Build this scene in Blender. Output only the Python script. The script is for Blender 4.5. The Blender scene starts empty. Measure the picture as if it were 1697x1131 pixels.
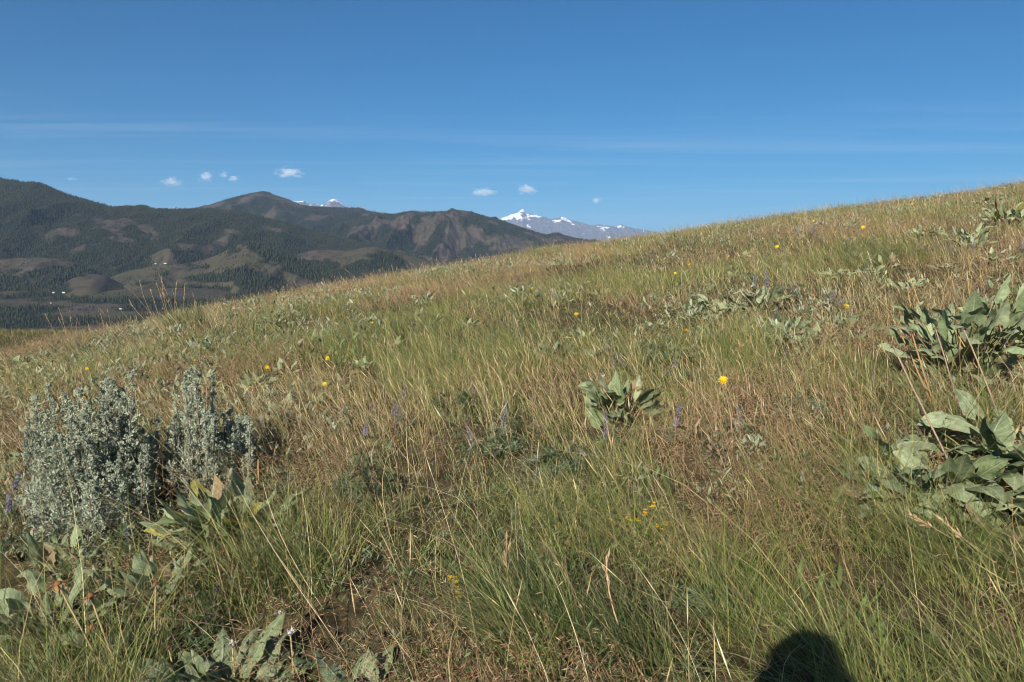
import bpy, bmesh, math, random
import numpy as np
from mathutils import Vector

rng = np.random.default_rng(11)
random.seed(11)
scene = bpy.context.scene
COL = scene.collection

# ------------------------------------------------------------------ camera
PW, PH, FPX, HOR = 1697.0, 1131.0, 1320.0, 420.0
PITCH = math.atan((PH / 2 - HOR) / FPX)
EYE = 1.6
cam_d = bpy.data.cameras.new("camera_view")
cam_d.sensor_width = 36.0
cam_d.lens = 36.0 * FPX / PW
cam_d.clip_start = 0.02
cam_d.clip_end = 400000.0
cam_d.dof.use_dof = True
cam_d.dof.focus_distance = 7.0
cam_d.dof.aperture_fstop = 14.0
cam = bpy.data.objects.new("camera_view", cam_d)
COL.objects.link(cam)
cam.location = (0, 0, EYE)
cam.rotation_euler = (math.pi / 2 - PITCH, 0, 0)
scene.camera = cam


def ray(px, py):
    x = (px - PW / 2) / FPX
    d = (py - PH / 2) / FPX
    c, s = math.cos(PITCH), math.sin(PITCH)
    return np.array([x, c - d * s, -s - d * c])


def ke(px, py):
    r = ray(px, py)
    return r[0] / r[1], r[2] / r[1]


# ------------------------------------------------------------------ sun + sky
SUNV = -ray(1300, 1070)
SUNV /= np.linalg.norm(SUNV)
SUN_EL = math.asin(SUNV[2])
SUN_AZ = math.atan2(SUNV[0], SUNV[1])
SUN_STRENGTH, SKY_STRENGTH, EXPOSURE = 5.0, 0.05, 0.88

sun_d = bpy.data.lights.new("sun", 'SUN')
sun_d.energy = SUN_STRENGTH
sun_d.angle = math.radians(0.53)
sun_d.color = (1.0, 0.92, 0.80)
sun = bpy.data.objects.new("sun", sun_d)
COL.objects.link(sun)
sun.rotation_euler = Vector(SUNV).to_track_quat('Z', 'Y').to_euler()
sun.location = (-30, -60, 60)

world = bpy.data.worlds.new("World")
scene.world = world
world.use_nodes = True
wt = world.node_tree
wt.nodes.clear()
w_out = wt.nodes.new("ShaderNodeOutputWorld")
w_bg = wt.nodes.new("ShaderNodeBackground")
w_bg.inputs[1].default_value = SKY_STRENGTH
w_sky = wt.nodes.new("ShaderNodeTexSky")
w_sky.sky_type = 'NISHITA'
w_sky.sun_disc = False
w_sky.sun_elevation = SUN_EL
w_sky.sun_rotation = SUN_AZ
w_sky.altitude = 900
w_sky.air_density = 1.0
w_sky.dust_density = 0.0
w_sky.ozone_density = 6.0
# thin cirrus streaks high in the air: direction projected on a flat layer overhead
w_tc = wt.nodes.new("ShaderNodeTexCoord")
w_sep = wt.nodes.new("ShaderNodeSeparateXYZ")
wt.links.new(w_tc.outputs['Generated'], w_sep.inputs[0])


def wmath(op, a, b=None, clamp=False):
    n = wt.nodes.new("ShaderNodeMath")
    n.operation = op
    n.use_clamp = clamp
    for i, v in enumerate((a, b)):
        if v is None:
            continue
        if isinstance(v, (int, float)):
            n.inputs[i].default_value = v
        else:
            wt.links.new(v, n.inputs[i])
    return n.outputs[0]


zc = wmath('MAXIMUM', w_sep.outputs[2], 0.02)
lx = wmath('DIVIDE', w_sep.outputs[0], zc)
ly = wmath('DIVIDE', w_sep.outputs[1], zc)
w_comb = wt.nodes.new("ShaderNodeCombineXYZ")
wt.links.new(wmath('MULTIPLY', lx, 0.16), w_comb.inputs[0])
wt.links.new(wmath('MULTIPLY', ly, 1.05), w_comb.inputs[1])
w_noise = wt.nodes.new("ShaderNodeTexNoise")
w_noise.inputs['Scale'].default_value = 1.0
w_noise.inputs['Detail'].default_value = 7.0
w_noise.inputs['Roughness'].default_value = 0.62
w_noise.inputs['Distortion'].default_value = 0.5
wt.links.new(w_comb.outputs[0], w_noise.inputs['Vector'])
w_ramp = wt.nodes.new("ShaderNodeMapRange")
w_ramp.inputs['From Min'].default_value = 0.50
w_ramp.inputs['From Max'].default_value = 0.80
w_ramp.inputs['To Max'].default_value = 0.23
wt.links.new(w_noise.outputs[0], w_ramp.inputs['Value'])
band = wmath('MULTIPLY',
             wmath('MULTIPLY', wmath('SUBTRACT', w_sep.outputs[2], 0.03), 28.0, True),
             wmath('MULTIPLY', wmath('SUBTRACT', 0.185, w_sep.outputs[2]), 18.0, True))
w_mix = wt.nodes.new("ShaderNodeMixRGB")
w_mix.inputs[2].default_value = (7.5, 8.6, 9.6, 1)
wt.links.new(wmath('MULTIPLY', w_ramp.outputs[0], band), w_mix.inputs[0])
w_grade = wt.nodes.new("ShaderNodeMixRGB")
w_grade.blend_type = 'MULTIPLY'
w_grade.inputs[0].default_value = 1.0
w_grade.inputs[2].default_value = (0.06, 0.60, 0.80, 1)
wt.links.new(w_sky.outputs[0], w_grade.inputs[1])
wt.links.new(w_grade.outputs[0], w_mix.inputs[1])
wt.links.new(w_mix.outputs[0], w_bg.inputs[0])
wt.links.new(w_bg.outputs[0], w_out.inputs[0])

vs = scene.view_settings
vs.view_transform = 'Standard'
vs.look = 'None'
vs.exposure = EXPOSURE
vs.gamma = 1.0
vs.use_curve_mapping = False
scene.cycles.use_denoising = True
scene.cycles.denoising_prefilter = 'ACCURATE'
scene.cycles.filter_width = 1.05
scene.cycles.use_adaptive_sampling = False
scene.cycles.max_bounces = 8
scene.cycles.transparent_max_bounces = 8
scene.cycles.volume_bounces = 4


# ------------------------------------------------------------------ helpers
def _hash(xi, yi, seed):
    h = (xi.astype(np.int64) * 374761393 + yi.astype(np.int64) * 668265263 + seed * 974634777) & 0xFFFFFFFF
    h = ((h ^ (h >> 13)) * 1274126177) & 0xFFFFFFFF
    h = (h ^ (h >> 16)) & 0xFFFFFFFF
    return h / 4294967295.0


def vnoise(x, y, seed=0):
    x = np.asarray(x, float)
    y = np.asarray(y, float)
    x0, y0 = np.floor(x), np.floor(y)
    fx, fy = x - x0, y - y0
    fx = fx * fx * fx * (fx * (fx * 6 - 15) + 10)
    fy = fy * fy * fy * (fy * (fy * 6 - 15) + 10)
    a, b = _hash(x0, y0, seed), _hash(x0 + 1, y0, seed)
    c, d = _hash(x0, y0 + 1, seed), _hash(x0 + 1, y0 + 1, seed)
    return (a * (1 - fx) + b * fx) * (1 - fy) + (c * (1 - fx) + d * fx) * fy


def fbm(x, y, octs=4, seed=0, gain=0.5):
    s, a, t = 0.0, 1.0, 0.0
    for o in range(octs):
        s = s + a * vnoise(x * 2 ** o + 17.3 * o, y * 2 ** o - 9.1 * o, seed + o)
        t += a
        a *= gain
    return s / t


def ridged(x, y, octs=4, seed=0):
    s, a, t = 0.0, 1.0, 0.0
    for o in range(octs):
        n = 1 - np.abs(2 * vnoise(x * 2 ** o + 5.3 * o, y * 2 ** o + 3.1 * o, seed + o) - 1)
        s = s + a * n
        t += a
        a *= 0.5
    return s / t


def sstep(a, b, x):
    t = np.clip((np.asarray(x, float) - a) / (b - a), 0, 1)
    return t * t * (3 - 2 * t)


def make_mesh(name, V, faces, color=None, uv=None, smooth=False):
    """faces: list of int arrays (m,3) or (m,4)"""
    me = bpy.data.meshes.new(name)
    V = np.ascontiguousarray(V, np.float32)
    me.vertices.add(len(V))
    me.vertices.foreach_set("co", V.ravel())
    faces = [np.asarray(f, np.int32) for f in faces if len(f)]
    loops = np.concatenate([f.ravel() for f in faces])
    tot = np.concatenate([np.full(len(f), f.shape[1], np.int32) for f in faces])
    start = np.concatenate([[0], np.cumsum(tot)[:-1]]).astype(np.int32)
    me.loops.add(len(loops))
    me.loops.foreach_set("vertex_index", loops)
    me.polygons.add(len(tot))
    me.polygons.foreach_set("loop_start", start)
    if smooth:
        me.polygons.foreach_set("use_smooth", np.ones(len(tot), bool))
    if color is not None:
        c = np.ones((len(V), 4), np.float32)
        c[:, :3] = color
        at = me.color_attributes.new("tint", 'FLOAT_COLOR', 'POINT')
        at.data.foreach_set("color", c.ravel())
    if uv is not None:
        ul = me.uv_layers.new(name="uv")
        ul.data.foreach_set("uv", np.ascontiguousarray(uv, np.float32)[loops].ravel())
    me.update(calc_edges=True)
    return me


def tag(o, label=None, cat=None, group=None, kind=None):
    if label:
        o["label"] = label
    if cat:
        o["category"] = cat
    if group:
        o["group"] = group
    if kind:
        o["kind"] = kind
    return o


def link(name, me, mat, parent=None):
    o = bpy.data.objects.new(name, me)
    if mat is not None and me is not None and not me.materials:
        me.materials.append(mat)
    COL.objects.link(o)
    if parent is not None:
        o.parent = parent
    return o


def empty(name, loc, rz=0.0):
    o = bpy.data.objects.new(name, None)
    o.empty_display_size = 0.1
    COL.objects.link(o)
    o.location = loc
    o.rotation_euler = (0, 0, rz)
    return o


def copy_tree(o, parent=None):
    c = o.copy()
    COL.objects.link(c)
    if parent is not None:
        c.parent = parent
    for ch in list(o.children):
        copy_tree(ch, c)
    return c


class MB:
    """collects verts / faces / tints / uvs for one mesh"""

    def __init__(self):
        self.V, self.Q, self.T, self.C, self.U, self.n = [], [], [], [], [], 0

    def add(self, V, F, col=(0.5, 0.5, 0.5), uv=None):
        V = np.asarray(V, float)
        F = np.asarray(F, int)
        (self.Q if F.shape[1] == 4 else self.T).append(F + self.n)
        self.V.append(V)
        c = np.empty((len(V), 3))
        c[:] = col
        self.C.append(c)
        self.U.append(np.zeros((len(V), 2)) if uv is None else np.asarray(uv, float))
        self.n += len(V)

    def tube(self, P, R, col, n=5):
        P = np.asarray(P, float)
        R = np.broadcast_to(np.asarray(R, float), (len(P),))
        T = np.gradient(P, axis=0)
        T /= np.linalg.norm(T, axis=1)[:, None] + 1e-12
        ref = np.array([1.0, 0.03, 0.05]) if abs(T[0, 0]) < 0.8 else np.array([0.03, 1.0, 0.05])
        A = np.cross(T, ref)
        A /= np.linalg.norm(A, axis=1)[:, None]
        B = np.cross(T, A)
        an = np.linspace(0, 2 * math.pi, n, endpoint=False)
        V = (P[:, None] + R[:, None, None] * (A[:, None] * np.cos(an)[None, :, None] + B[:, None] * np.sin(an)[None, :, None])).reshape(-1, 3)
        F = []
        for i in range(len(P) - 1):
            for j in range(n):
                F.append([i * n + j, i * n + (j + 1) % n, (i + 1) * n + (j + 1) % n, (i + 1) * n + j])
        self.add(V, F, col)

    def mesh(self, name, smooth=False):
        fs = []
        if self.Q:
            fs.append(np.concatenate(self.Q))
        if self.T:
            fs.append(np.concatenate(self.T))
        return make_mesh(name, np.concatenate(self.V), fs, np.concatenate(self.C), np.concatenate(self.U), smooth)

    def build(self, name, mat, parent=None, smooth=False):
        return link(name, self.mesh(name, smooth), mat, parent)


# ------------------------------------------------------------------ materials
class NT:
    def __init__(self, name):
        self.m = bpy.data.materials.new(name)
        self.m.use_nodes = True
        self.t = self.m.node_tree
        self.t.nodes.clear()
        self.out = self.n("OutputMaterial")

    def n(self, typ, **kw):
        nd = self.t.nodes.new("ShaderNode" + typ)
        for k, v in kw.items():
            setattr(nd, k, v)
        return nd

    def link(self, a, b):
        self.t.links.new(a, b)

    def set(self, sock, v):
        if isinstance(v, bpy.types.NodeSocket):
            self.link(v, sock)
        else:
            sock.default_value = v

    def math(self, op, a, b=0.0, clamp=False):
        nd = self.n("Math", operation=op, use_clamp=clamp)
        self.set(nd.inputs[0], a)
        self.set(nd.inputs[1], b)
        return nd.outputs[0]

    def noise(self, vec, scale, detail=4.0, rough=0.55, dist=0.0):
        nd = self.n("TexNoise")
        if vec is not None:
            self.link(vec, nd.inputs['Vector'])
        nd.inputs['Scale'].default_value = scale
        nd.inputs['Detail'].default_value = detail
        nd.inputs['Roughness'].default_value = rough
        nd.inputs['Distortion'].default_value = dist
        return nd.outputs[0]

    def ramp(self, v, a, b, lo=0.0, hi=1.0):
        nd = self.n("MapRange")
        self.set(nd.inputs['Value'], v)
        nd.inputs['From Min'].default_value = a
        nd.inputs['From Max'].default_value = b
        nd.inputs['To Min'].default_value = lo
        nd.inputs['To Max'].default_value = hi
        return nd.outputs[0]

    def mix(self, f, a, b, mode='MIX'):
        nd = self.n("MixRGB", blend_type=mode)
        self.set(nd.inputs[0], f)
        for i, v in ((1, a), (2, b)):
            if isinstance(v, tuple):
                v = v if len(v) == 4 else (*v, 1)
            self.set(nd.inputs[i], v)
        return nd.outputs[0]

    def bsdf(self, col, rough=0.7, spec=0.25, normal=None):
        nd = self.n("BsdfPrincipled")
        self.set(nd.inputs['Base Color'], col if not isinstance(col, tuple) else (*col[:3], 1))
        self.set(nd.inputs['Roughness'], rough)
        self.set(nd.inputs['Specular IOR Level'], spec)
        if normal is not None:
            self.link(normal, nd.inputs['Normal'])
        return nd.outputs[0]

    def bump(self, h, strength=0.3, dist=0.02):
        nd = self.n("Bump")
        nd.inputs['Strength'].default_value = strength
        nd.inputs['Distance'].default_value = dist
        self.link(h, nd.inputs['Height'])
        return nd.outputs[0]

    def surf(self, sh):
        self.link(sh, self.out.inputs['Surface'])
        return self.m


def leafy(name, transl=0.3, rough=0.6, spec=0.25, gain=1.0, mott=0.25):
    """foliage: tint attribute, mottling, some light passing through"""
    t = NT(name)
    at = t.n("Attribute", attribute_name="tint").outputs['Color']
    geo = t.n("NewGeometry").outputs['Position']
    nz = t.noise(geo, 60.0, 2.0)
    col = t.mix(1.0, at, t.ramp(nz, 0.25, 0.75, gain * (1 - mott), gain * (1 + mott)), 'MULTIPLY')
    p = t.bsdf(col, rough, spec)
    tr = t.n("BsdfTranslucent")
    t.link(col, tr.inputs[0])
    mx = t.n("MixShader")
    mx.inputs[0].default_value = transl
    t.link(p, mx.inputs[1])
    t.link(tr.outputs[0], mx.inputs[2])
    return t.surf(mx.outputs[0])


M_GRASS = leafy("grass_blades", 0.24, 0.5, 0.3)
M_DRY = leafy("dry_stems", 0.16, 0.6, 0.25)
M_FOL = leafy("herb_foliage", 0.25, 0.65, 0.2)
M_SAGE = leafy("sage_leaves", 0.12, 0.8, 0.15)
M_PETAL = leafy("petals", 0.3, 0.6, 0.2)
M_WOOD = leafy("woody_stems", 0.0, 0.85, 0.1)


def balsam_mat():
    t = NT("felted_leaf")
    at = t.n("Attribute", attribute_name="tint").outputs['Color']
    uv = t.n("UVMap").outputs[0]
    sp = t.n("SeparateXYZ")
    t.link(uv, sp.inputs[0])
    u = t.math('ABSOLUTE', t.math('SUBTRACT', sp.outputs[0], 0.5))
    mid = t.ramp(u, 0.012, 0.04, 1.0, 0.0)
    ph = t.math('SUBTRACT', sp.outputs[1], t.math('MULTIPLY', u, 0.55))
    sv = t.math('SINE', t.math('MULTIPLY', ph, 48.0))
    vein = t.math('MULTIPLY', t.ramp(sv, 0.82, 1.0), 0.55)
    v = t.math('MAXIMUM', mid, vein)
    geo = t.n("NewGeometry").outputs['Position']
    nz = t.noise(geo, 45.0, 4.0)
    col = t.mix(1.0, at, t.ramp(nz, 0.3, 0.7, 0.74, 1.22), 'MULTIPLY')
    col = t.mix(t.math('MULTIPLY', v, 0.7), col, (0.38, 0.40, 0.27))
    spots = t.math('MULTIPLY', t.ramp(t.noise(geo, 21.0, 5.0, 0.65), 0.64, 0.72), 0.75)
    col = t.mix(spots, col, (0.20, 0.13, 0.06))
    edge = t.math('MULTIPLY', t.ramp(t.math('ADD', u, t.math('MULTIPLY', t.math('SUBTRACT', t.noise(geo, 33.0, 4.0, 0.6), 0.5), 0.30)), 0.44, 0.50), 0.7)
    col = t.mix(edge, col, (0.24, 0.17, 0.085))
    h = t.math('ADD', t.math('MULTIPLY', v, -0.6), nz)
    p = t.bsdf(col, 0.75, 0.2, t.bump(h, 0.5, 0.004))
    tr = t.n("BsdfTranslucent")
    t.link(col, tr.inputs[0])
    mx = t.n("MixShader")
    mx.inputs[0].default_value = 0.2
    t.link(p, mx.inputs[1])
    t.link(tr.outputs[0], mx.inputs[2])
    return t.surf(mx.outputs[0])


M_BALSAM = balsam_mat()


def ground_mat():
    t = NT("hillside_ground")
    at = t.n("Attribute", attribute_name="tint")
    geo = t.n("NewGeometry").outputs['Position']
    n1 = t.noise(geo, 7.0, 6.0, 0.65)
    n2 = t.noise(geo, 0.7, 4.0)
    soil = t.mix(t.ramp(n1, 0.35, 0.65), (0.030, 0.024, 0.014), (0.115, 0.088, 0.048))
    soil = t.mix(t.ramp(n2, 0.45, 0.62, 0, 0.55), soil, (0.05, 0.055, 0.02))
    nf = t.noise(geo, 0.012, 6.0, 0.6)
    nf2 = t.noise(geo, 0.05, 4.0, 0.6)
    far = t.mix(t.ramp(nf, 0.4, 0.6), (0.070, 0.072, 0.028), (0.13, 0.105, 0.05))
    far = t.mix(t.ramp(nf2, 0.5, 0.7, 0, 0.8), far, (0.045, 0.06, 0.025))
    sp = t.n("SeparateColor")
    t.link(at.outputs['Color'], sp.inputs[0])
    col = t.mix(sp.outputs[0], soil, far)
    col = t.mix(sp.outputs[1], col, (0.10, 0.14, 0.04))
    col = t.mix(sp.outputs[2], col, (0.022, 0.03, 0.016))
    return t.surf(t.bsdf(col, 0.9, 0.1, t.bump(n1, 0.6, 0.05)))


def mountain_mat(name, rock_a, rock_b, grass, floor, scale):
    t = NT(name)
    at = t.n("Attribute", attribute_name="tint").outputs['Color']
    sp = t.n("SeparateColor")
    t.link(at, sp.inputs[0])
    geo = t.n("NewGeometry").outputs['Position']
    n1 = t.noise(geo, scale, 8.0, 0.62, 0.3)
    n2 = t.noise(geo, scale * 0.22, 6.0, 0.6)
    rock = t.mix(t.ramp(n1, 0.38, 0.62), rock_a, rock_b)
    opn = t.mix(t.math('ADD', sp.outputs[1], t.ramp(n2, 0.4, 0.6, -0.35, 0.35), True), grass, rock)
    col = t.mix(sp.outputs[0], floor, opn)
    snow = t.ramp(t.math('ADD', sp.outputs[2], t.ramp(n1, 0.3, 0.7, -0.22, 0.22)), 0.44, 0.56)
    col = t.mix(snow, col, (0.82, 0.84, 0.88))
    return t.surf(t.bsdf(col, 0.9, 0.1))


M_GROUND = ground_mat()
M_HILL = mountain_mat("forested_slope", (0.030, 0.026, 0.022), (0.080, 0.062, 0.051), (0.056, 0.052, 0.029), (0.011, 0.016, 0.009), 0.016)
M_SNOWMT = mountain_mat("alpine_rock", (0.05, 0.048, 0.045), (0.15, 0.135, 0.125), (0.07, 0.068, 0.05), (0.03, 0.035, 0.03), 0.0045)

# ------------------------------------------------------------------ near hill shape
# crest silhouette of the grassy slope in the photo (its grass tops), as directions from the eye
SIL = [(-260, 634), (0, 594), (70, 577), (140, 560), (230, 540), (300, 525), (420, 503), (560, 478), (700, 453), (800, 436), (900, 419),
       (1070, 396), (1200, 374), (1350, 352), (1500, 334), (1600, 321), (1697, 304), (1950, 268)]
_ks, _es = zip(*[ke(*p) for p in SIL])
_ks, _es = np.array(_ks), np.array(_es) - 0.004
_yc = np.interp(_ks, [-0.75, -0.4, 0, 0.3, 0.65, 0.9], [15.5, 17.5, 22, 26, 29, 31])
KT = np.linspace(-0.9, 0.9, 73)
ET = np.interp(KT, _ks, _es)
YC = np.interp(KT, _ks, _yc)
for _ in range(3):
    ET[1:-1] = (ET[:-2] + 2 * ET[1:-1] + ET[2:]) / 4
ST = 2 * EYE / YC
MT = ET + ST
CT = ST ** 2 / (4 * EYE)
PB, PA = float(np.interp(0, KT, MT)), 0.083
VALLEY = -335.0


def ground_z(x, y, rough=True):
    x = np.asarray(x, float)
    y = np.asarray(y, float)
    yy = np.maximum(y, 0.05)
    k = np.clip(x / yy, -0.9, 0.9)
    m, c = np.interp(k, KT, MT), np.interp(k, KT, CT)
    base = PB * y + PA * np.clip(x, -400, 400)
    base = np.where(y < 0, PB * 0.8 * y + PA * np.clip(x, -400, 400), base)
    corr = (m - PB - PA * k) * np.maximum(y, 0)
    ys = (m + 0.34) / (2 * c)
    yq = np.maximum(y, 0)
    quad = np.where(yq < ys, c * yq ** 2, c * ys ** 2 + 2 * c * ys * (yq - ys))
    z = base + corr - quad
    # lower shoulder of the hill further out on the left
    e2 = np.interp(k, [-0.9, -0.64, -0.5, -0.40], [-0.118, -0.0985, -0.100, -0.135])
    z2 = EYE + e2 * y - 0.0035 * (np.clip(y, 20, 150) - 85) ** 2 - 0.45 * np.maximum(y - 150, 0)
    z = np.where((k < -0.36) & (y > 38), np.maximum(z, z2), z)
    z = np.maximum(z, VALLEY + 14 * (fbm(x / 700, y / 700, 3, 91) - 0.5))
    if rough:
        r = np.hypot(x, y)
        z = z + (0.05 * (fbm(x * 1.3, y * 1.3, 3, 5) - 0.5) + 0.10 * (fbm(x * 0.35, y * 0.35, 2, 8) - 0.5)) * np.clip(r / 2, 0, 1)
    return z


def gp(px, py):
    """where the sight line through a photo pixel meets the slope"""
    d = ray(px, py)
    d = d / d[1]
    ys = np.linspace(1.0, 60, 3000)
    h = EYE + d[2] * ys - ground_z(d[0] * ys, ys)
    i = np.argmax(h < 0) if (h < 0).any() else int(np.argmin(h))
    y = ys[i]
    x = d[0] * y
    return float(x), float(y), float(ground_z(x, y))


def up_z(px, py, y):
    return EYE + ke(px, py)[1] * y


def proj(P):
    """photo pixel of world points (used only to read off which slope of the far hills is wooded)"""
    c, s = math.cos(PITCH), math.sin(PITCH)
    X, Y, Z = P[:, 0], P[:, 1], P[:, 2] - EYE
    dep = Y * c - Z * s
    return PW / 2 + FPX * X / dep, PH / 2 - FPX * (Y * s + Z * c) / dep


# ------------------------------------------------------------------ ground sheet
def build_ground():
    az = np.concatenate([np.linspace(-46, 46, 370), np.linspace(46, 314, 120)[1:-1]])
    az = np.radians(az)
    rr = np.concatenate([[0.02], np.geomspace(0.4, 45, 230), np.geomspace(46, 60000, 170)])
    A, R = np.meshgrid(az, rr)
    X, Y = R * np.sin(A), R * np.cos(A)
    Z = ground_z(X, Y)
    na, nr = len(az), len(rr)
    i = np.arange(nr - 1)[:, None] * na
    j = np.arange(na)[None, :]
    jn = (j + 1) % na
    F = np.stack([i + j, i + jn, i + na + jn, i + na + j], -1).reshape(-1, 4)[:, ::-1]
    V = np.stack([X, Y, Z], -1).reshape(-1, 3)
    far = sstep(45, 110, R.ravel())
    fields = sstep(0.56, 0.62, fbm(V[:, 0] / 420, V[:, 1] / 260, 3, 44)) * sstep(1500, 2200, R.ravel())
    wood = valley_wood(V[:, 0], V[:, 1]) * sstep(1500, 2200, R.ravel())
    col = np.stack([far, fields * 0.8, wood * 0.9], -1)
    me = make_mesh("ground", V, [F], col, None, True)
    o = link("ground", me, M_GROUND)
    tag(o, "grassy hillside sloping up to the right with open valley floor beyond", "ground", kind="structure")


def valley_wood(x, y):
    n = fbm(np.asarray(x) / 520, np.asarray(y) / 300, 4, 61)
    return sstep(0.47, 0.52, n)


build_ground()

# ------------------------------------------------------------------ far hills and the woods on them
TREES = []   # (x, y, z, height) arrays


def ellmask(px, py, ells):
    m = np.zeros(len(px))
    for (cx, cy, rx, ry, ang) in ells:
        a = math.radians(ang)
        dx, dy = px - cx, py - cy
        u = (dx * math.cos(a) + dy * math.sin(a)) / rx
        v = (-dx * math.sin(a) + dy * math.cos(a)) / ry
        m = np.maximum(m, 1 - sstep(0.55, 1.35, np.hypot(u, v)))
    return m


def ridge(name, crest, D, Wf, Wb, prof, amp, nx, nv, seed, label, cat, opens=(), woods=(), bias=0.0, ntree=0, th=(9, 18), rockb=0.5,
          mat=None, snow=None, sparse=0.20, gully=420.0, wander=0.05, jag=0.0, zb=VALLEY - 12):
    k0, e0 = np.array([ke(*p) for p in crest]).T
    k = np.linspace(k0[0], k0[-1], nx)
    e = np.interp(k, k0, e0)
    if not jag:
        sm = max(1, nx // 120)
        ker = np.hanning(2 * sm + 3)
        e = np.convolve(np.pad(e, sm + 1, mode='edge'), ker / ker.sum(), 'valid')
    Dk = D * (1 + wander * (fbm(k * 9, k * 0, 3, seed) - 0.5) * 2)
    zc = EYE + e * Dk
    v = np.concatenate([np.linspace(0, 1, nv), 1 + np.linspace(0, 1, nv // 3)[1:]])
    K, Vv = np.meshgrid(k, v)
    DD = np.broadcast_to(Dk, K.shape)
    ZC = np.broadcast_to(zc, K.shape)
    Y = np.where(Vv <= 1, DD + (Vv - 1) * Wf, DD + (Vv - 1) * Wb)
    X = K * DD + (Y - DD) * K * 0.6
    s = np.where(Vv <= 1, np.clip(Vv, 0, 1) ** prof, 1 - (Vv - 1) ** 1.4)
    Z = zb + (ZC - zb) * s
    env = np.where(Vv <= 1, np.sin(np.clip(Vv, 0, 1) * math.pi) ** 0.7, 0.3)
    hgt = np.maximum(ZC - zb, 0) / max(1.0, float((zc - zb).max()))
    r1 = ridged(X / gully + 0.25 * fbm(X / 900, Y / 900, 2, seed + 3), Y / (gully * 2.6), 5, seed + 7) - 0.55
    Z = Z + amp * env * hgt * r1
    if jag:
        Z = Z + jag * hgt * (ridged(X / (gully * 0.45), Y / (gully * 0.8), 4, seed + 31) - 0.62) * sstep(0.4, 1.0, s)
    nxx, nvv = K.shape[1], K.shape[0]
    i = np.arange(nvv - 1)[:, None] * nxx
    j = np.arange(nxx - 1)[None, :]
    F = np.stack([i + j, i + j + 1, i + nxx + j + 1, i + nxx + j], -1).reshape(-1, 4)
    P = np.stack([X, Y, Z], -1).reshape(-1, 3)
    px, py = proj(P)
    x, y = P[:, 0], P[:, 1]
    n = fbm(x / 330, y / 420, 5, seed + 13) + 0.25 * (r1.ravel())
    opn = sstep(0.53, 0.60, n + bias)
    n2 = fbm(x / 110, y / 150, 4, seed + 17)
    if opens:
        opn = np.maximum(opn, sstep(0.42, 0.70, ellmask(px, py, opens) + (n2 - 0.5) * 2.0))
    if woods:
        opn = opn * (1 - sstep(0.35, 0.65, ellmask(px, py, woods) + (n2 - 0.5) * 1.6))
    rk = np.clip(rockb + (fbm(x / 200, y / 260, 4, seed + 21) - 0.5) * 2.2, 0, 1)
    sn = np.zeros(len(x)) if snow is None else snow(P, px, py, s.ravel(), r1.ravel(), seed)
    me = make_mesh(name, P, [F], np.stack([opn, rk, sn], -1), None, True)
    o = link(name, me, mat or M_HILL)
    tag(o, label, cat, kind="structure")
    if ntree:
        # scatter by face area (plan view)
        a, b, d = P[F[:, 0]], P[F[:, 1]], P[F[:, 3]]
        area = np.abs(np.cross((b - a)[:, :2], (d - a)[:, :2]))
        fm = 1 - opn[F].mean(1)
        vis = (np.repeat(np.arange(nvv - 1), nxx - 1) < nv + 1)
        inv = (px[F].mean(1) > -140) & (px[F].mean(1) < 1250)
        clump = sstep(0.42, 0.62, fbm(a[:, 0] / 70, a[:, 1] / 80, 3, seed + 41))
        w = area * (fm ** 1.2 + sparse * clump * 2) * vis * inv
        idx = rng.choice(len(F), ntree, p=w / w.sum())
        u, t = rng.random(ntree)[:, None], rng.random(ntree)[:, None]
        q = a[idx] + u * (b[idx] - a[idx]) + t * (d[idx] - a[idx])
        h = rng.uniform(th[0], th[1], ntree) * (0.6 + 0.5 * fm[idx])
        TREES.append(np.column_stack([q, h]))
    return o


def snow_high(z0, z1, c=0.55):
    def f(P, px, py, s, r, seed):
        z = P[:, 2]
        return sstep(z0, z1, z + r * 500 + 340 * (fbm(P[:, 0] / 500, P[:, 1] / 800, 4, seed + 77) - 0.5)) * c + 0.12
    return f


def snow_peak(P, px, py, s, r, seed):
    m = ellmask(px, py, [(857, 356, 26, 9, 0), (890, 357, 16, 3, 18), (868, 351, 9, 6, 0), (840, 361, 10, 2.5, -18)])
    m2 = ellmask(px, py, [(934, 361, 6, 4, 40), (945, 369, 8, 2.6, 35), (920, 367, 10, 2.5, 0), (992, 375, 12, 3, 10), (1030, 377, 8, 2.5, 10), (1008, 378, 8, 2, 0)])
    rib = ellmask(px, py, [(867, 356, 6, 4, 20), (852, 363, 4, 3, -30), (882, 355, 8, 1.5, 25)])
    nz = fbm(P[:, 0] / 260, P[:, 2] / 130 + P[:, 1] / 900, 4, seed + 91) - 0.5
    return np.clip(np.maximum(m * 0.88, m2 * 0.50) - rib * 0.5 + r * 0.7 + nz * 1.4, 0, 1)


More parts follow.
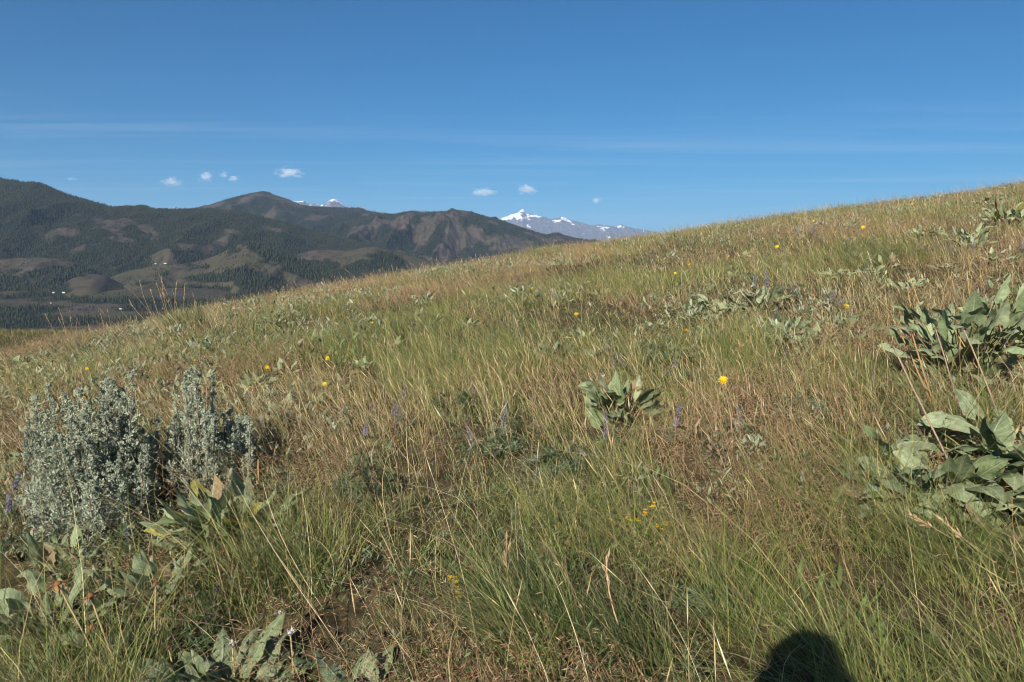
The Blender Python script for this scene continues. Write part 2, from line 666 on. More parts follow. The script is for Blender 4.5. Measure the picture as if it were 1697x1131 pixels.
# the far snow range, tens of kilometres off
ridge("snow_mountain", [(770, 400), (800, 378), (828, 363), (838, 359), (848, 356), (857, 353), (865, 345), (873, 353), (880, 354), (890, 358), (903, 361),
                        (915, 364), (930, 360), (938, 363), (950, 366), (970, 371), (984, 374), (995, 372), (1010, 375), (1022, 376), (1030, 373),
                        (1045, 378), (1075, 383), (1130, 392), (1250, 402)],
      42000, 9000, 7000, 1.0, 520, 640, 130, 301, "distant blue mountain range with a snow covered peak", "mountain",
      opens=[(950, 375, 400, 60, 0)], rockb=0.9, mat=M_SNOWMT, snow=snow_peak, gully=900, wander=0.02, jag=190)
ridge("snowy_range", [(250, 372), (275, 352), (292, 343), (300, 348), (330, 350), (355, 342), (372, 339), (390, 343), (430, 345), (470, 338), (484, 333), (500, 335), (515, 339), (530, 341),
                      (541, 338), (548, 333), (555, 331), (562, 335), (572, 342), (584, 346), (598, 343), (606, 347), (630, 353), (652, 356), (668, 352),
                      (690, 350), (706, 351), (720, 349), (745, 358), (770, 366), (800, 372), (860, 392)],
      30000, 6000, 5000, 1.0, 420, 640, 110, 351, "far snowy crest showing above the wooded ridges", "mountain",
      opens=[(550, 350, 500, 60, 0)], rockb=0.9, mat=M_SNOWMT, snow=snow_high(1350, 2100, 0.44), gully=620, wander=0.02, jag=260)
# pyramid hill behind the main ridge and its long right shoulder
ridge("round_hill", [(215, 372), (260, 360), (300, 349), (330, 345), (352, 338), (375, 331), (400, 324), (415, 320), (430, 318), (445, 320), (462, 326), (480, 333),
                     (500, 340), (530, 343), (560, 344), (590, 347), (620, 353), (650, 358), (690, 365), (740, 380), (800, 400), (860, 425)],
      9200, 3400, 2500, 0.85, 330, 330, 150, 401, "rounded hill with a bare rocky summit rising over the forest", "hill",
      opens=[(428, 322, 30, 8, 0), (398, 333, 30, 6, -20), (352, 341, 22, 4, -15)], bias=-0.16, ntree=24000, sparse=0.34, rockb=0.75, gully=520)
ridge("brown_ridge", [(560, 372), (600, 364), (640, 357), (675, 354), (700, 353), (735, 350), (760, 348), (780, 351), (800, 357), (830, 368), (860, 377), (890, 387), (905, 391),
                      (915, 389), (925, 387), (945, 392), (975, 399), (1010, 405), (1060, 412), (1120, 420)],
      8400, 2800, 2200, 0.8, 420, 360, 160, 451, "brown rocky ridge streaked with dark timber", "hill",
      opens=[(742, 375, 26, 24, -50), (700, 390, 16, 34, 30), (770, 395, 48, 22, -30), (820, 400, 40, 14, 20), (860, 405, 30, 12, 20), (665, 372, 18, 14, 0), (740, 415, 50, 16, -20)],
      woods=[(722, 395, 9, 40, 28), (640, 395, 22, 22, 0), (800, 372, 36, 7, 22), (690, 362, 8, 10, 20), (855, 387, 40, 5, 18)], bias=0.0, ntree=24000, sparse=0.28, rockb=0.95, gully=380)
ridge("forested_ridge", [(-330, 292), (-200, 285), (-90, 293), (-30, 294), (0, 297), (14, 298), (40, 303), (62, 303), (80, 309), (100, 318), (125, 327), (150, 335), (172, 341),
                         (185, 345), (205, 341), (235, 342), (255, 346), (280, 348), (310, 347), (345, 347), (380, 352), (420, 358), (470, 368), (520, 383),
                         (570, 396), (620, 408), (680, 424), (740, 442), (820, 470)],
      6300, 2300, 1800, 0.85, 300, 420, 170, 501, "long dark forested ridge above the valley", "hill",
      opens=[(180, 372, 18, 7, 10), (196, 384, 16, 6, 10), (205, 398, 24, 5, 10), (240, 380, 16, 8, 15), (158, 366, 10, 6, 0), (256, 390, 8, 8, 40), (384, 384, 14, 4, 10), (455, 380, 24, 5, 10), (125, 356, 10, 3, 0)],
      bias=-0.16, ntree=60000, sparse=0.55, rockb=0.9, gully=420)
# foothills between the ridge and the valley floor
ridge("foothill", [(440, 470), (470, 440), (490, 423), (515, 416), (545, 414), (575, 417), (600, 411), (622, 409), (650, 417), (690, 428), (730, 440), (800, 470)],
      5000, 750, 700, 0.6, 90, 160, 70, 551, "low olive knoll with scattered trees below the ridge", "hill",
      opens=[(540, 425, 60, 14, 0), (615, 420, 40, 12, 0)], woods=[(650, 435, 40, 12, 15), (530, 440, 30, 8, 0)], bias=0.05, ntree=1700, th=(12, 22), rockb=0.35, gully=260)
ridge("foothill", [(215, 470), (232, 440), (250, 424), (272, 413), (285, 411), (300, 418), (318, 434), (345, 470)],
      4900, 500, 500, 0.6, 60, 110, 60, 561, "small round knob wooded on its right side", "hill",
      opens=[(268, 425, 22, 14, 0)], woods=[(308, 432, 22, 14, 30)], bias=0.03, ntree=500, th=(12, 20), rockb=0.35, gully=260)
ridge("foothill", [(150, 500), (185, 458), (215, 449), (260, 441), (300, 438), (335, 432), (365, 421), (385, 410), (400, 404), (412, 402), (425, 405), (445, 413), (480, 426), (520, 440), (560, 452),
                   (620, 470), (680, 492)],
      4400, 800, 600, 0.65, 110, 260, 110, 571, "bald grassy foothill with timber on its right flank", "hill",
      opens=[(350, 440, 100, 18, -12), (230, 452, 60, 12, 0), (300, 470, 90, 14, 0), (390, 470, 50, 8, 0), (405, 408, 16, 8, 0), (430, 443, 22, 8, 0)],
      woods=[(470, 425, 70, 14, 18), (360, 462, 50, 7, 0), (520, 450, 60, 16, 14), (450, 475, 70, 14, 10), (320, 480, 60, 6, 0)],
      bias=0.09, ntree=3800, th=(12, 24), rockb=0.3, gully=240)
ridge("foothill", [(-260, 440), (-140, 428), (-60, 430), (0, 431), (30, 428), (65, 427), (95, 430), (125, 436), (148, 446), (172, 460), (200, 490)],
      4500, 700, 600, 0.55, 90, 200, 80, 581, "low rocky brown hill at the foot of the forest", "hill",
      opens=[(70, 434, 75, 8, 2), (20, 442, 34, 12, 0), (-80, 440, 60, 12, 0)], woods=[(90, 458, 70, 12, 0), (0, 468, 60, 10, 0), (90, 445, 12, 3, 0)], bias=0.05, ntree=2400, th=(12, 24), rockb=0.9, gully=240)
ridge("foothill", [(30, 505), (90, 476), (120, 462), (142, 455), (160, 455), (180, 460), (205, 472), (270, 500)],
      4050, 420, 400, 0.6, 40, 100, 50, 591, "smooth brown grassy mound near the valley floor", "hill",
      opens=[(145, 465, 50, 22, 0)], woods=[(95, 482, 30, 6, 0), (135, 457, 10, 2.5, 0)], bias=0.06, ntree=500, th=(11, 20), rockb=0.75, gully=240)

ridge("valley_bench", [(-420, 470), (-200, 474), (-60, 477), (40, 478), (120, 481), (220, 480), (300, 478), (360, 480), (430, 486), (520, 492), (620, 500), (760, 520)],
      3900, 1300, 900, 0.75, 26, 260, 70, 611, "gently rolling valley bench of fields and timber belts", "valley",
      opens=[(160, 484, 190, 6, -1), (60, 503, 120, 7, 0), (240, 492, 90, 4, 0), (320, 485, 50, 7, 0), (120, 521, 70, 3, 0), (230, 519, 90, 3, 0), (-80, 500, 90, 8, 0), (250, 480, 60, 5, 0)],
      woods=[(60, 488, 36, 4, 0), (210, 500, 110, 5, 0), (330, 505, 80, 8, 0), (90, 533, 120, 7, 0), (20, 540, 60, 6, 0), (10, 512, 40, 3, 0), (110, 495, 24, 3, 0), (260, 530, 80, 6, 0), (420, 492, 60, 7, 0)],
      bias=0.07, ntree=6500, th=(11, 20), rockb=0.35, gully=300, wander=0.03)

# woods on the valley floor
nt = 26000
yv = rng.uniform(2300, 6200, nt)
kv = rng.uniform(-0.85, 0.1, nt)
xv = kv * yv
keep = rng.random(nt) < valley_wood(xv, yv) * 0.85 + 0.02
zv = ground_z(xv, yv, False)
keep &= zv < VALLEY + 20
TREES.append(np.column_stack([xv, yv, zv, rng.uniform(14, 26, nt)])[keep])


def build_forest():
    T = np.concatenate(TREES)
    N = len(T)
    n = 5
    an = np.linspace(0, 2 * math.pi, n, endpoint=False)
    rot = rng.random(N) * 6.28
    rad = T[:, 3] * rng.uniform(0.13, 0.22, N)
    lev = [(0.04, 0.75), (0.22, 1.0), (0.62, 0.5)]
    V = np.empty((N, n * 3 + 1, 3))
    for li, (hz, rs) in enumerate(lev):
        jit = rng.uniform(0.75, 1.25, (N, n))
        V[:, li * n:(li + 1) * n, 0] = T[:, None, 0] + np.cos(an + rot[:, None]) * rad[:, None] * rs * jit
        V[:, li * n:(li + 1) * n, 1] = T[:, None, 1] + np.sin(an + rot[:, None]) * rad[:, None] * rs * jit
        V[:, li * n:(li + 1) * n, 2] = T[:, None, 2] + T[:, None, 3] * hz
    V[:, -1] = T[:, :3]
    V[:, -1, 2] += T[:, 3]
    Q, R = [], []
    for li in range(2):
        for j in range(n):
            Q.append([li * n + j, li * n + (j + 1) % n, (li + 1) * n + (j + 1) % n, (li + 1) * n + j])
    for j in range(n):
        R.append([2 * n + j, 2 * n + (j + 1) % n, 3 * n])
    off = np.arange(N)[:, None, None] * (3 * n + 1)
    Q = (np.array(Q)[None] + off).reshape(-1, 4)
    R = (np.array(R)[None] + off).reshape(-1, 3)
    var = rng.uniform(0.65, 1.35, N)[:, None]
    tc = np.array([0.018, 0.029, 0.014]) * var
    tc[:, 0] += rng.uniform(0, 0.010, N)
    C = np.repeat(tc, 3 * n + 1, 0)
    me = make_mesh("forest", V.reshape(-1, 3), [Q, R], C)
    t = NT("conifer_needles")
    at = t.n("Attribute", attribute_name="tint").outputs['Color']
    o = link("forest", me, t.surf(t.bsdf(at, 0.85, 0.1)))
    tag(o, "dark conifer forest covering the far ridges and valley floor", "forest", kind="stuff")


build_forest()

# ------------------------------------------------------------------ ranch buildings across the valley
M_WALL = None


def plain(name, col, rough=0.7, spec=0.2):
    t = NT(name)
    geo = t.n("TexCoord").outputs['Object']
    n = t.noise(geo, 9.0, 4.0)
    return t.surf(t.bsdf(t.mix(1.0, (*col, 1), t.ramp(n, 0.3, 0.7, 0.8, 1.15), 'MULTIPLY'), rough, spec))


M_WALLW = plain("painted_boards", (0.55, 0.54, 0.50))
M_ROOFW = plain("pale_metal_roof", (0.45, 0.46, 0.48), 0.5, 0.3)
M_ROOFD = plain("dark_shingle_roof", (0.14, 0.12, 0.11))
M_GLASS = plain("window_glass", (0.05, 0.06, 0.07), 0.1, 0.5)


def far_hit(px, py, ymin, objs):
    d = ray(px, py)
    dep = bpy.context.evaluated_depsgraph_get()
    o = Vector((0, 0, EYE)) + Vector(d) * ymin
    ok, loc, *_ = scene.ray_cast(dep, o, Vector(d))
    return loc if ok else None


def ranch(px, py, L, Wd, H, rz, roofm, label, cat):
    p = far_hit(px, py, 300.0, None)
    if p is None:
        return
    r = empty("ranch_house" if cat == "house" else "barn", (p.x, p.y, p.z - 0.6), rz)
    tag(r, label, cat, "ranch buildings across the valley")
    a, b = L / 2, Wd / 2
    w = MB()
    V = [(-a, -b, 0), (a, -b, 0), (a, b, 0), (-a, b, 0), (-a, -b, H), (a, -b, H), (a, b, H), (-a, b, H), (-a, 0, H + Wd * 0.3), (a, 0, H + Wd * 0.3)]
    w.add(V, [[0, 1, 5, 4], [1, 2, 6, 5], [2, 3, 7, 6], [3, 0, 4, 7]])
    w.add(V, [[4, 8, 7], [5, 6, 9]])
    w.build("wall", M_WALLW, r)
    q = MB()
    o_ = 0.6
    h2 = H + Wd * 0.3
    for s in (-1, 1):
        P = np.array([(-a - o_, s * (b + o_), H - 0.35), (a + o_, s * (b + o_), H - 0.35), (a + o_, 0, h2 + 0.05), (-a - o_, 0, h2 + 0.05)])
        P2 = P + np.array([0, 0, 0.25])
        q.add(np.concatenate([P, P2]), [[0, 1, 2, 3], [4, 5, 6, 7], [0, 1, 5, 4], [1, 2, 6, 5], [3, 0, 4, 7]])
    q.build("roof", roofm, r)
    for x in np.linspace(-a * 0.6, a * 0.6, 3):
        g = MB()
        g.add([(x - 0.7, -b - 0.05, 1.2), (x + 0.7, -b - 0.05, 1.2), (x + 0.7, -b - 0.05, 2.6), (x - 0.7, -b - 0.05, 2.6)], [[0, 1, 2, 3]])
        g.build("window", M_GLASS, r)


ranch(258, 438, 10, 7, 3.2, 0.2, M_ROOFW, "small white farmhouse on the bench under the round knob", "house")
ranch(274, 437.5, 16, 7, 3.4, -0.1, M_ROOFW, "long pale farm building right of the small white farmhouse", "barn")
ranch(89, 486, 10, 7, 3.2, 0.1, M_ROOFW, "white roofed farmhouse beside the green valley field", "house")
ranch(106, 486, 15, 7, 3.4, -0.15, M_ROOFW, "long white barn beside the green valley field", "barn")
ranch(84, 503, 11, 7, 3, 0.4, M_ROOFD, "dark roofed cabin on the lower brown field", "house")
ranch(200, 513, 11, 7, 3.2, -0.3, M_ROOFW, "pale shed among the lower timber belts", "barn")


# ------------------------------------------------------------------ meadow fields
def patch(x, y):
    """0..1 fields that steer what grows where: cheatgrass, fresh green, straw"""
    wx = x + 0.6 * (fbm(x * 0.8, y * 0.8, 2, 201) - 0.5)
    wy = y + 0.9 * (fbm(x * 0.8, y * 0.8, 2, 207) - 0.5)
    red = fbm(wx * 0.75, wy * 0.55, 4, 211)
    grn = fbm(wx * 0.65, wy * 0.5, 4, 223)
    stw = fbm(wx * 0.45, wy * 0.4, 3, 237)
    for (cx, cy, r, a) in SPOTS:
        g = a * np.exp(-((x - cx) ** 2 + (y - cy) ** 2) / (r * r))
        red = red + g
        grn = grn - g * 0.9
    red = red - 0.007 * np.maximum(y - 6, 0) / (1 + 0.05 * np.maximum(y - 6, 0))
    return red, grn, stw


# patches read off the photo: (pixel x, y, pixel radius, + = russet cheatgrass, - = fresh green)
SPOTS = []
for (px, py, pr, a) in [(1330, 700, 130, 0.22), (1220, 760, 110, 0.20), (1450, 540, 70, 0.12), (1380, 600, 70, 0.10), (620, 720, 90, 0.12), (1390, 1000, 70, 0.12), (620, 900, 90, 0.03), (1240, 880, 80, 0.12), (560, 1040, 110, 0.05),
                        (1540, 1060, 150, 0.24), (800, 420, 60, 0.12), (420, 480, 40, 0.14), (1650, 330, 50, 0.14), (1540, 560, 60, 0.12), (330, 600, 60, 0.10), (900, 640, 70, 0.06),
                        (860, 950, 190, -0.20), (1000, 1010, 160, -0.16), (1620, 930, 130, -0.18), (480, 960, 90, -0.12), (780, 680, 60, -0.12), (1200, 600, 60, -0.06),
                        (1440, 620, 60, -0.10), (1110, 740, 70, -0.12), (240, 950, 110, -0.12), (470, 790, 60, -0.14), (880, 580, 70, -0.05)]:
    _x, _y, _z = gp(px, py)
    SPOTS.append((_x, _y, pr / FPX * _y * 1.2, a))

CLEAR = []   # (x, y, radius): where big plants stand, grass is thinned


def thin(x, y):
    m = np.ones(len(x))
    for (cx, cy, r) in CLEAR:
        m = np.minimum(m, sstep(0.55, 1.1, np.hypot(x - cx, y - cy) / r))
    return m


def gaps(x, y):
    g = fbm(x * 3.6, y * 3.2, 3, 661)
    w = sstep(5.5, 10.0, y)
    return np.clip(0.12 + 7.5 * (g - 0.43), 0.06, 1.0) * (1 - w) + 0.62 * w


def sample_ground(n, y0=1.35, y1=36.0, kmax=0.84, expo=1.3, yref=3.0):
    ys = np.linspace(y0, y1, 4000)
    pdf = np.minimum(1, yref / ys) ** expo * ys
    cdf = np.cumsum(pdf)
    cdf /= cdf[-1]
    y = np.interp(rng.random(n), cdf, ys)
    x = rng.uniform(-1, 1, n) * (kmax * y + 0.3 + 1.0 * (y < 9))
    return x, y


LEAN = np.array([-0.20, 0.02])


def lean_at(x, y):
    a = fbm(x * 0.6, y * 0.6, 2, 301) - 0.5
    b = fbm(x * 0.6 + 40, y * 0.6, 2, 307) - 0.5
    return np.stack([LEAN[0] + 0.55 * a, LEAN[1] + 0.5 * b], -1)


def ribbons(P, lean, h, w, curve, nseg, az, taper=0.8):
    """P (N,3) base; lean (N,2) sideways run per unit height; curve (N,2) extra droop run; gives verts and quads"""
    N = len(P)
    t = np.linspace(0, 1, nseg + 1)
    side = np.stack([np.cos(az), np.sin(az), np.zeros(N)], -1)
    V = np.empty((N, nseg + 1, 2, 3))
    cm = np.hypot(curve[:, 0], curve[:, 1])
    for i, ti in enumerate(t):
        c = np.empty((N, 3))
        c[:, :2] = P[:, :2] + h[:, None] * (lean * ti + curve * ti ** 2.2)
        c[:, 2] = P[:, 2] + h * (ti - 0.42 * np.minimum(cm, 1.3) * ti ** 2.4)
        ww = w * (1 - taper * ti ** 1.7) * (0.7 + 0.3 * min(1, ti * 5)) * 0.5
        V[:, i, 0] = c - side * ww[:, None]
        V[:, i, 1] = c + side * ww[:, None]
    q = np.array([[2 * i, 2 * i + 1, 2 * i + 3, 2 * i + 2] for i in range(nseg)])
    F = (q[None] + np.arange(N)[:, None, None] * (2 * (nseg + 1))).reshape(-1, 4)
    return V.reshape(-1, 3), F


def wdist(w, y):
    return w * (1 + 0.055 * np.maximum(y - 3, 0))


def pal(cols, wts, n, jit=0.16):
    cols = np.array(cols)
    i = rng.choice(len(cols), n, p=np.array(wts) / sum(wts))
    c = cols[i] * rng.uniform(1 - jit, 1 + jit, (n, 1)) * rng.uniform(0.93, 1.07, (n, 3))
    return c


def tufted(x, y, frac, spread, per):
    """gather part of the points into tufts; returns x, y, outward offsets"""
    n = len(x)
    nb = max(1, int(n * frac / per))
    ci = rng.integers(0, n, nb)
    m = rng.random(n) < frac
    k = rng.integers(0, nb, n)
    d = rng.normal(0, 1, (n, 2)) * (spread * rng.uniform(0.5, 1.5, n))[:, None]
    x2 = np.where(m, x[ci[k]] + d[:, 0], x)
    y2 = np.where(m, y[ci[k]] + d[:, 1], y)
    off = np.where(m[:, None], d / spread, 0)
    return x2, np.maximum(y2, 1.3), off


def build_meadow():
    # ---- fresh grass
    n = 880000
    x, y = sample_ground(n)
    x, y, off = tufted(x, y, 0.72, 0.055, 26)
    red, grn, stw = patch(x, y)
    th = thin(x, y)
    keep = rng.random(n) < np.clip(0.46 + 4.0 * (grn - 0.44) - 1.4 * (red - 0.5), 0.24, 1) * (0.12 + 0.88 * th) * gaps(x, y)
    x, y, off, red, grn, th = x[keep], y[keep], off[keep], red[keep], grn[keep], th[keep]
    n = len(x)
    P = np.stack([x, y, ground_z(x, y) - 0.015], -1)
    h = rng.gamma(9, 1 / 9, n) * (0.12 + 0.25 * np.clip((grn - 0.40) * 3, 0, 1)) * (0.30 + 0.70 * th) * (0.58 + 1.10 * np.exp(-np.maximum(y - 1.8, 0) / 2.6))
    ln = lean_at(x, y) + off * 0.20 + rng.normal(0, 0.26, (n, 2))
    cv = rng.normal(0, 0.40, (n, 2)) + off * 0.15 + LEAN * 0.8
    V, F = ribbons(P, ln, h, wdist(rng.uniform(0.0014, 0.0035, n), y), cv, 4, rng.random(n) * 6.28)
    C = pal([(0.112, 0.158, 0.036), (0.178, 0.215, 0.054), (0.265, 0.272, 0.085), (0.060, 0.104, 0.028), (0.165, 0.188, 0.098), (0.37, 0.32, 0.145)],
            [0.22, 0.25, 0.2, 0.11, 0.10, 0.14], n)
    C = np.repeat(C, 10, 0)
    t = np.tile(np.repeat(np.linspace(0, 1, 5), 2), n)[:, None]
    tip = (rng.random(n) < 0.35).repeat(10)[:, None] * np.clip(t - 0.5, 0, 1) * 1.6
    C = C * (1 - tip) + np.array([0.34, 0.27, 0.13]) * tip
    o = link("grass", make_mesh("grass", V, [F], C), M_GRASS)
    tag(o, "fresh green bunch grass leaning over the whole slope", "grass", kind="stuff")

    # ---- straw: standing stems with narrow seed heads, and fallen litter
    n = 240000
    x, y = sample_ground(n)
    x, y, off = tufted(x, y, 0.5, 0.08, 12)
    red, grn, stw = patch(x, y)
    th = thin(x, y)
    keep = rng.random(n) < np.clip(0.28 + 3.2 * (stw - 0.47), 0.08, 1) * (0.12 + 0.88 * th) * (0.25 + 0.75 * gaps(x, y))
    x, y, off, stw, th = x[keep], y[keep], off[keep], stw[keep], th[keep]
    n = len(x)
    P = np.stack([x, y, ground_z(x, y) - 0.01], -1)
    lit = rng.random(n) < 0.5
    h = np.where(lit, rng.uniform(0.08, 0.26, n), rng.gamma(14, 1 / 14, n) * rng.uniform(0.15, 0.38, n) * (0.70 + 0.6 * np.exp(-np.maximum(y - 1.8, 0) / 2.6))) * (0.4 + 0.6 * th)
    ln = lean_at(x, y) + off * 0.1 + rng.normal(0, 0.12, (n, 2))
    ln = np.where(lit[:, None], rng.normal(0, 0.9, (n, 2)), ln)
    cv = np.where(lit[:, None], rng.normal(0, 0.9, (n, 2)), rng.normal(0, 0.16, (n, 2)) + LEAN * 0.5)
    w = wdist(rng.uniform(0.0010, 0.0021, n), y)
    az = rng.random(n) * 6.28
    V, F = ribbons(P, ln, h, w, cv, 4, az, 0.55)
    C = pal([(0.50, 0.40, 0.22), (0.42, 0.31, 0.16), (0.58, 0.50, 0.32), (0.32, 0.29, 0.12), (0.40, 0.37, 0.17), (0.26, 0.18, 0.12)], [0.25, 0.22, 0.15, 0.15, 0.15, 0.08], n)
    Vs, Fs, Cs = [V], [F], [np.repeat(C, 10, 0)]
    # seed heads: a fatter spike along the top of each standing stem
    st = np.where(~lit & (h > 0.20))[0]
    m = len(st)
    tv = V.reshape(-1, 5, 2, 3).mean(2)[st]
    a, b = tv[:, 3], tv[:, 4]
    d = b - a
    base = len(V)
    for s in range(2):
        sd = np.stack([np.cos(az[st] + s * 1.57), np.sin(az[st] + s * 1.57), np.zeros(m)], -1) * wdist(0.0034, y[st])[:, None] * rng.uniform(0.6, 1.3, (m, 1)) * 0.5
        q = np.stack([a + d * 0.15, a + d * 0.55 + sd, a + d * 1.25, a + d * 0.6 - sd], 1).reshape(-1, 3)
        Vs.append(q)
        Fs.append(np.arange(m * 4).reshape(-1, 4) + base)
        base += m * 4
        Cs.append(np.repeat(C[st] * 1.08, 4, 0))
    o = link("dry_grass", make_mesh("dry_grass", np.concatenate(Vs), Fs, np.concatenate(Cs)), M_DRY)
    tag(o, "straw coloured dry stems and litter standing between the green grass", "dry grass", kind="stuff")

    # ---- long dead stems lying across the nearer grass
    n = 420
    x, y = sample_ground(n, 1.5, 9.0, 0.84, 1.6, 2.4)
    P = np.stack([x, y, ground_z(x, y) + 0.02], -1)
    h = rng.uniform(0.28, 0.6, n)
    V, F = ribbons(P, lean_at(x, y) + rng.normal(0, 0.35, (n, 2)) + np.array([-0.25, 0]), h, rng.uniform(0.002, 0.0036, n), rng.normal(0, 0.7, (n, 2)) + LEAN * 1.5, 7, rng.random(n) * 6.28, 0.6)
    C = pal([(0.52, 0.42, 0.26), (0.42, 0.32, 0.2), (0.36, 0.24, 0.15), (0.44, 0.40, 0.20)], [0.4, 0.25, 0.15, 0.2], n)
    o = link("dry_grass", make_mesh("dry_grass", V, [F], np.repeat(C, 16, 0)), M_DRY)
    tag(o, "long dead grass stems arching across the foreground", "dry grass", kind="stuff")

    # ---- thin tall stems standing up along the right skyline
    n = 1500
    y = rng.uniform(15, 31, n)
    x = rng.uniform(0.22, 0.86, n) * y
    P = np.stack([x, y, ground_z(x, y)], -1)
    h = rng.uniform(0.28, 0.62, n) * (0.6 + 0.5 * x / y)
    V, F = ribbons(P, rng.normal(0, 0.16, (n, 2)) + LEAN * 0.5, h, rng.uniform(0.004, 0.008, n), rng.normal(0, 0.25, (n, 2)), 4, rng.random(n) * 6.28, 0.6)
    C = pal([(0.40, 0.33, 0.19), (0.24, 0.22, 0.11), (0.30, 0.20, 0.13)], [0.5, 0.3, 0.2], n)
    o = link("dry_grass", make_mesh("dry_grass", V, [F], np.repeat(C, 10, 0)), M_DRY)
    tag(o, "thin tall stems standing against the sky along the right skyline", "dry grass", kind="stuff")

    # ---- cheatgrass: thin stems with nodding russet panicles
    n = 260000
    x, y = sample_ground(n)
    red, grn, stw = patch(x, y)
    th = thin(x, y)
    keep = rng.random(n) < np.clip(0.17 + 3.6 * (red - 0.485), 0.11, 0.75) * (0.35 + 0.65 * th) * (0.35 + 0.65 * gaps(x + 5, y))
    x, y, red = x[keep], y[keep], red[keep]
    n = len(x)
    P = np.stack([x, y, ground_z(x, y) - 0.01], -1)
    h = rng.gamma(12, 1 / 12, n) * rng.uniform(0.13, 0.31, n)
    ln = lean_at(x, y) + rng.normal(0, 0.16, (n, 2))
    cv = rng.normal(0, 0.35, (n, 2)) + LEAN * 1.6
    az = rng.random(n) * 6.28
    V, F = ribbons(P, ln, h, wdist(rng.uniform(0.0010, 0.0018, n), y), cv, 4, az, 0.5)
    stemc = pal([(0.30, 0.19, 0.10), (0.24, 0.20, 0.08), (0.36, 0.26, 0.14)], [0.4, 0.3, 0.3], n)
    Vs, Fs, Cs = [V], [F], [np.repeat(stemc, 10, 0)]
    tv = V.reshape(-1, 5, 2, 3).mean(2)
    base = len(V)
    headc = pal([(0.26, 0.150, 0.092), (0.34, 0.21, 0.130), (0.19, 0.095, 0.062), (0.42, 0.29, 0.18), (0.32, 0.23, 0.145)], [0.3, 0.28, 0.14, 0.16, 0.12], n)
    ns = 10
    for s in range(ns):
        u = 0.45 + 0.55 * (s + rng.random(n)) / ns
        f = np.clip(u * 4, 0, 3.999)
        i = f.astype(int)
        fr = (f - i)[:, None]
        p = tv[np.arange(n), i] * (1 - fr) + tv[np.arange(n), i + 1] * fr
        d = np.stack([rng.normal(0, 1, n) + cv[:, 0] * 1.2 - 0.4, rng.normal(0, 1, n) + cv[:, 1] * 1.2, rng.normal(-0.55, 0.6, n)], -1)
        d /= np.linalg.norm(d, axis=1)[:, None]
        p = p + d * rng.uniform(0.0, 0.022, (n, 1))
        L = rng.uniform(0.014, 0.030, n)[:, None] * (1 + 0.02 * np.maximum(y - 3, 0))[:, None]
        sd = np.cross(d, rng.normal(0, 1, (n, 3)))
        sd /= np.linalg.norm(sd, axis=1)[:, None] + 1e-9
        sd *= (wdist(rng.uniform(0.0011, 0.0024, n), y))[:, None] * 0.6
        q = np.stack([p, p + d * L * 0.45 + sd, p + d * L, p + d * L * 0.45 - sd], 1).reshape(-1, 3)
        Vs.append(q)
        Fs.append(np.arange(n * 4).reshape(-1, 4) + base)
        base += n * 4
        Cs.append(np.repeat(headc * rng.uniform(0.8, 1.2, (n, 1)), 4, 0))
    o = link("cheatgrass", make_mesh("cheatgrass", np.concatenate(Vs), Fs, np.concatenate(Cs)), M_DRY)
    tag(o, "russet brown cheatgrass with nodding heads in drifts across the slope", "cheatgrass", kind="stuff")

    # ---- low herbs: small leafy rosettes of grey green and dark green leaflets under the grass
    n = 55000
    x, y = sample_ground(n)
    hb = fbm(x * 0.9, y * 0.7, 3, 401)
    th = thin(x, y)
    keep = rng.random(n) < np.clip(0.10 + 5 * (hb - 0.52), 0.03, 1) * (0.4 + 0.6 * th)
    x, y = x[keep], y[keep]
    n = len(x)
    P = np.stack([x, y, ground_z(x, y)], -1)
    hh = rng.uniform(0.04, 0.20, n)
    hc = pal([(0.12, 0.15, 0.075), (0.075, 0.11, 0.042), (0.17, 0.19, 0.12), (0.06, 0.095, 0.03)], [0.35, 0.25, 0.2, 0.2], n)
    Vs, Fs, Cs = [], [], []
    base = 0
    for s in range(9):
        a = rng.random(n) * 6.28
        d = np.stack([np.cos(a), np.sin(a), rng.uniform(0.1, 1.6, n)], -1)
        d /= np.linalg.norm(d, axis=1)[:, None]
        p = P + np.stack([rng.normal(0, 0.03, n), rng.normal(0, 0.03, n), hh * rng.uniform(0.3, 1.1, n)], -1)
        L = rng.uniform(0.016, 0.040, n)[:, None] * (1 + 0.03 * np.maximum(y - 3, 0))[:, None]
        sd = np.cross(d, rng.normal(0, 1, (n, 3)))
        sd /= np.linalg.norm(sd, axis=1)[:, None] + 1e-9
        sd *= L * rng.uniform(0.06, 0.14, (n, 1))
        q = np.stack([p, p + d * L * 0.5 + sd, p + d * L, p + d * L * 0.5 - sd], 1).reshape(-1, 3)
        Vs.append(q)
        Fs.append(np.arange(n * 4).reshape(-1, 4) + base)
        base += n * 4
        Cs.append(np.repeat(hc * rng.uniform(0.8, 1.2, (n, 1)), 4, 0))
    o = link("ground_cover", make_mesh("ground_cover", np.concatenate(Vs), Fs, np.concatenate(Cs)), M_FOL)
    tag(o, "low grey green herb leaves growing beneath the grass", "ground cover", kind="stuff")

    # ---- broader grey leaves of young forbs, in loose patches through the grass
    nc = 6500
    x, y = sample_ground(nc, 1.6, 32.0, 0.84, 1.15, 3.5)
    hb = fbm(x * 0.5 + 9, y * 0.42, 3, 431)
    keep = (rng.random(nc) < np.clip(0.22 + 6 * (hb - 0.50), 0.06, 1))
    x, y = x[keep], y[keep]
    per = 16
    cid = np.repeat(np.arange(len(x)), per)
    n = len(cid)
    cs = (rng.uniform(0.05, 0.14, len(x)) * np.clip(0.45 + (y - 2) * 0.16, 0.45, 1))[cid]
    px_, py_ = x[cid] + rng.normal(0, 1, n) * cs * 0.6, y[cid] + rng.normal(0, 1, n) * cs * 0.6
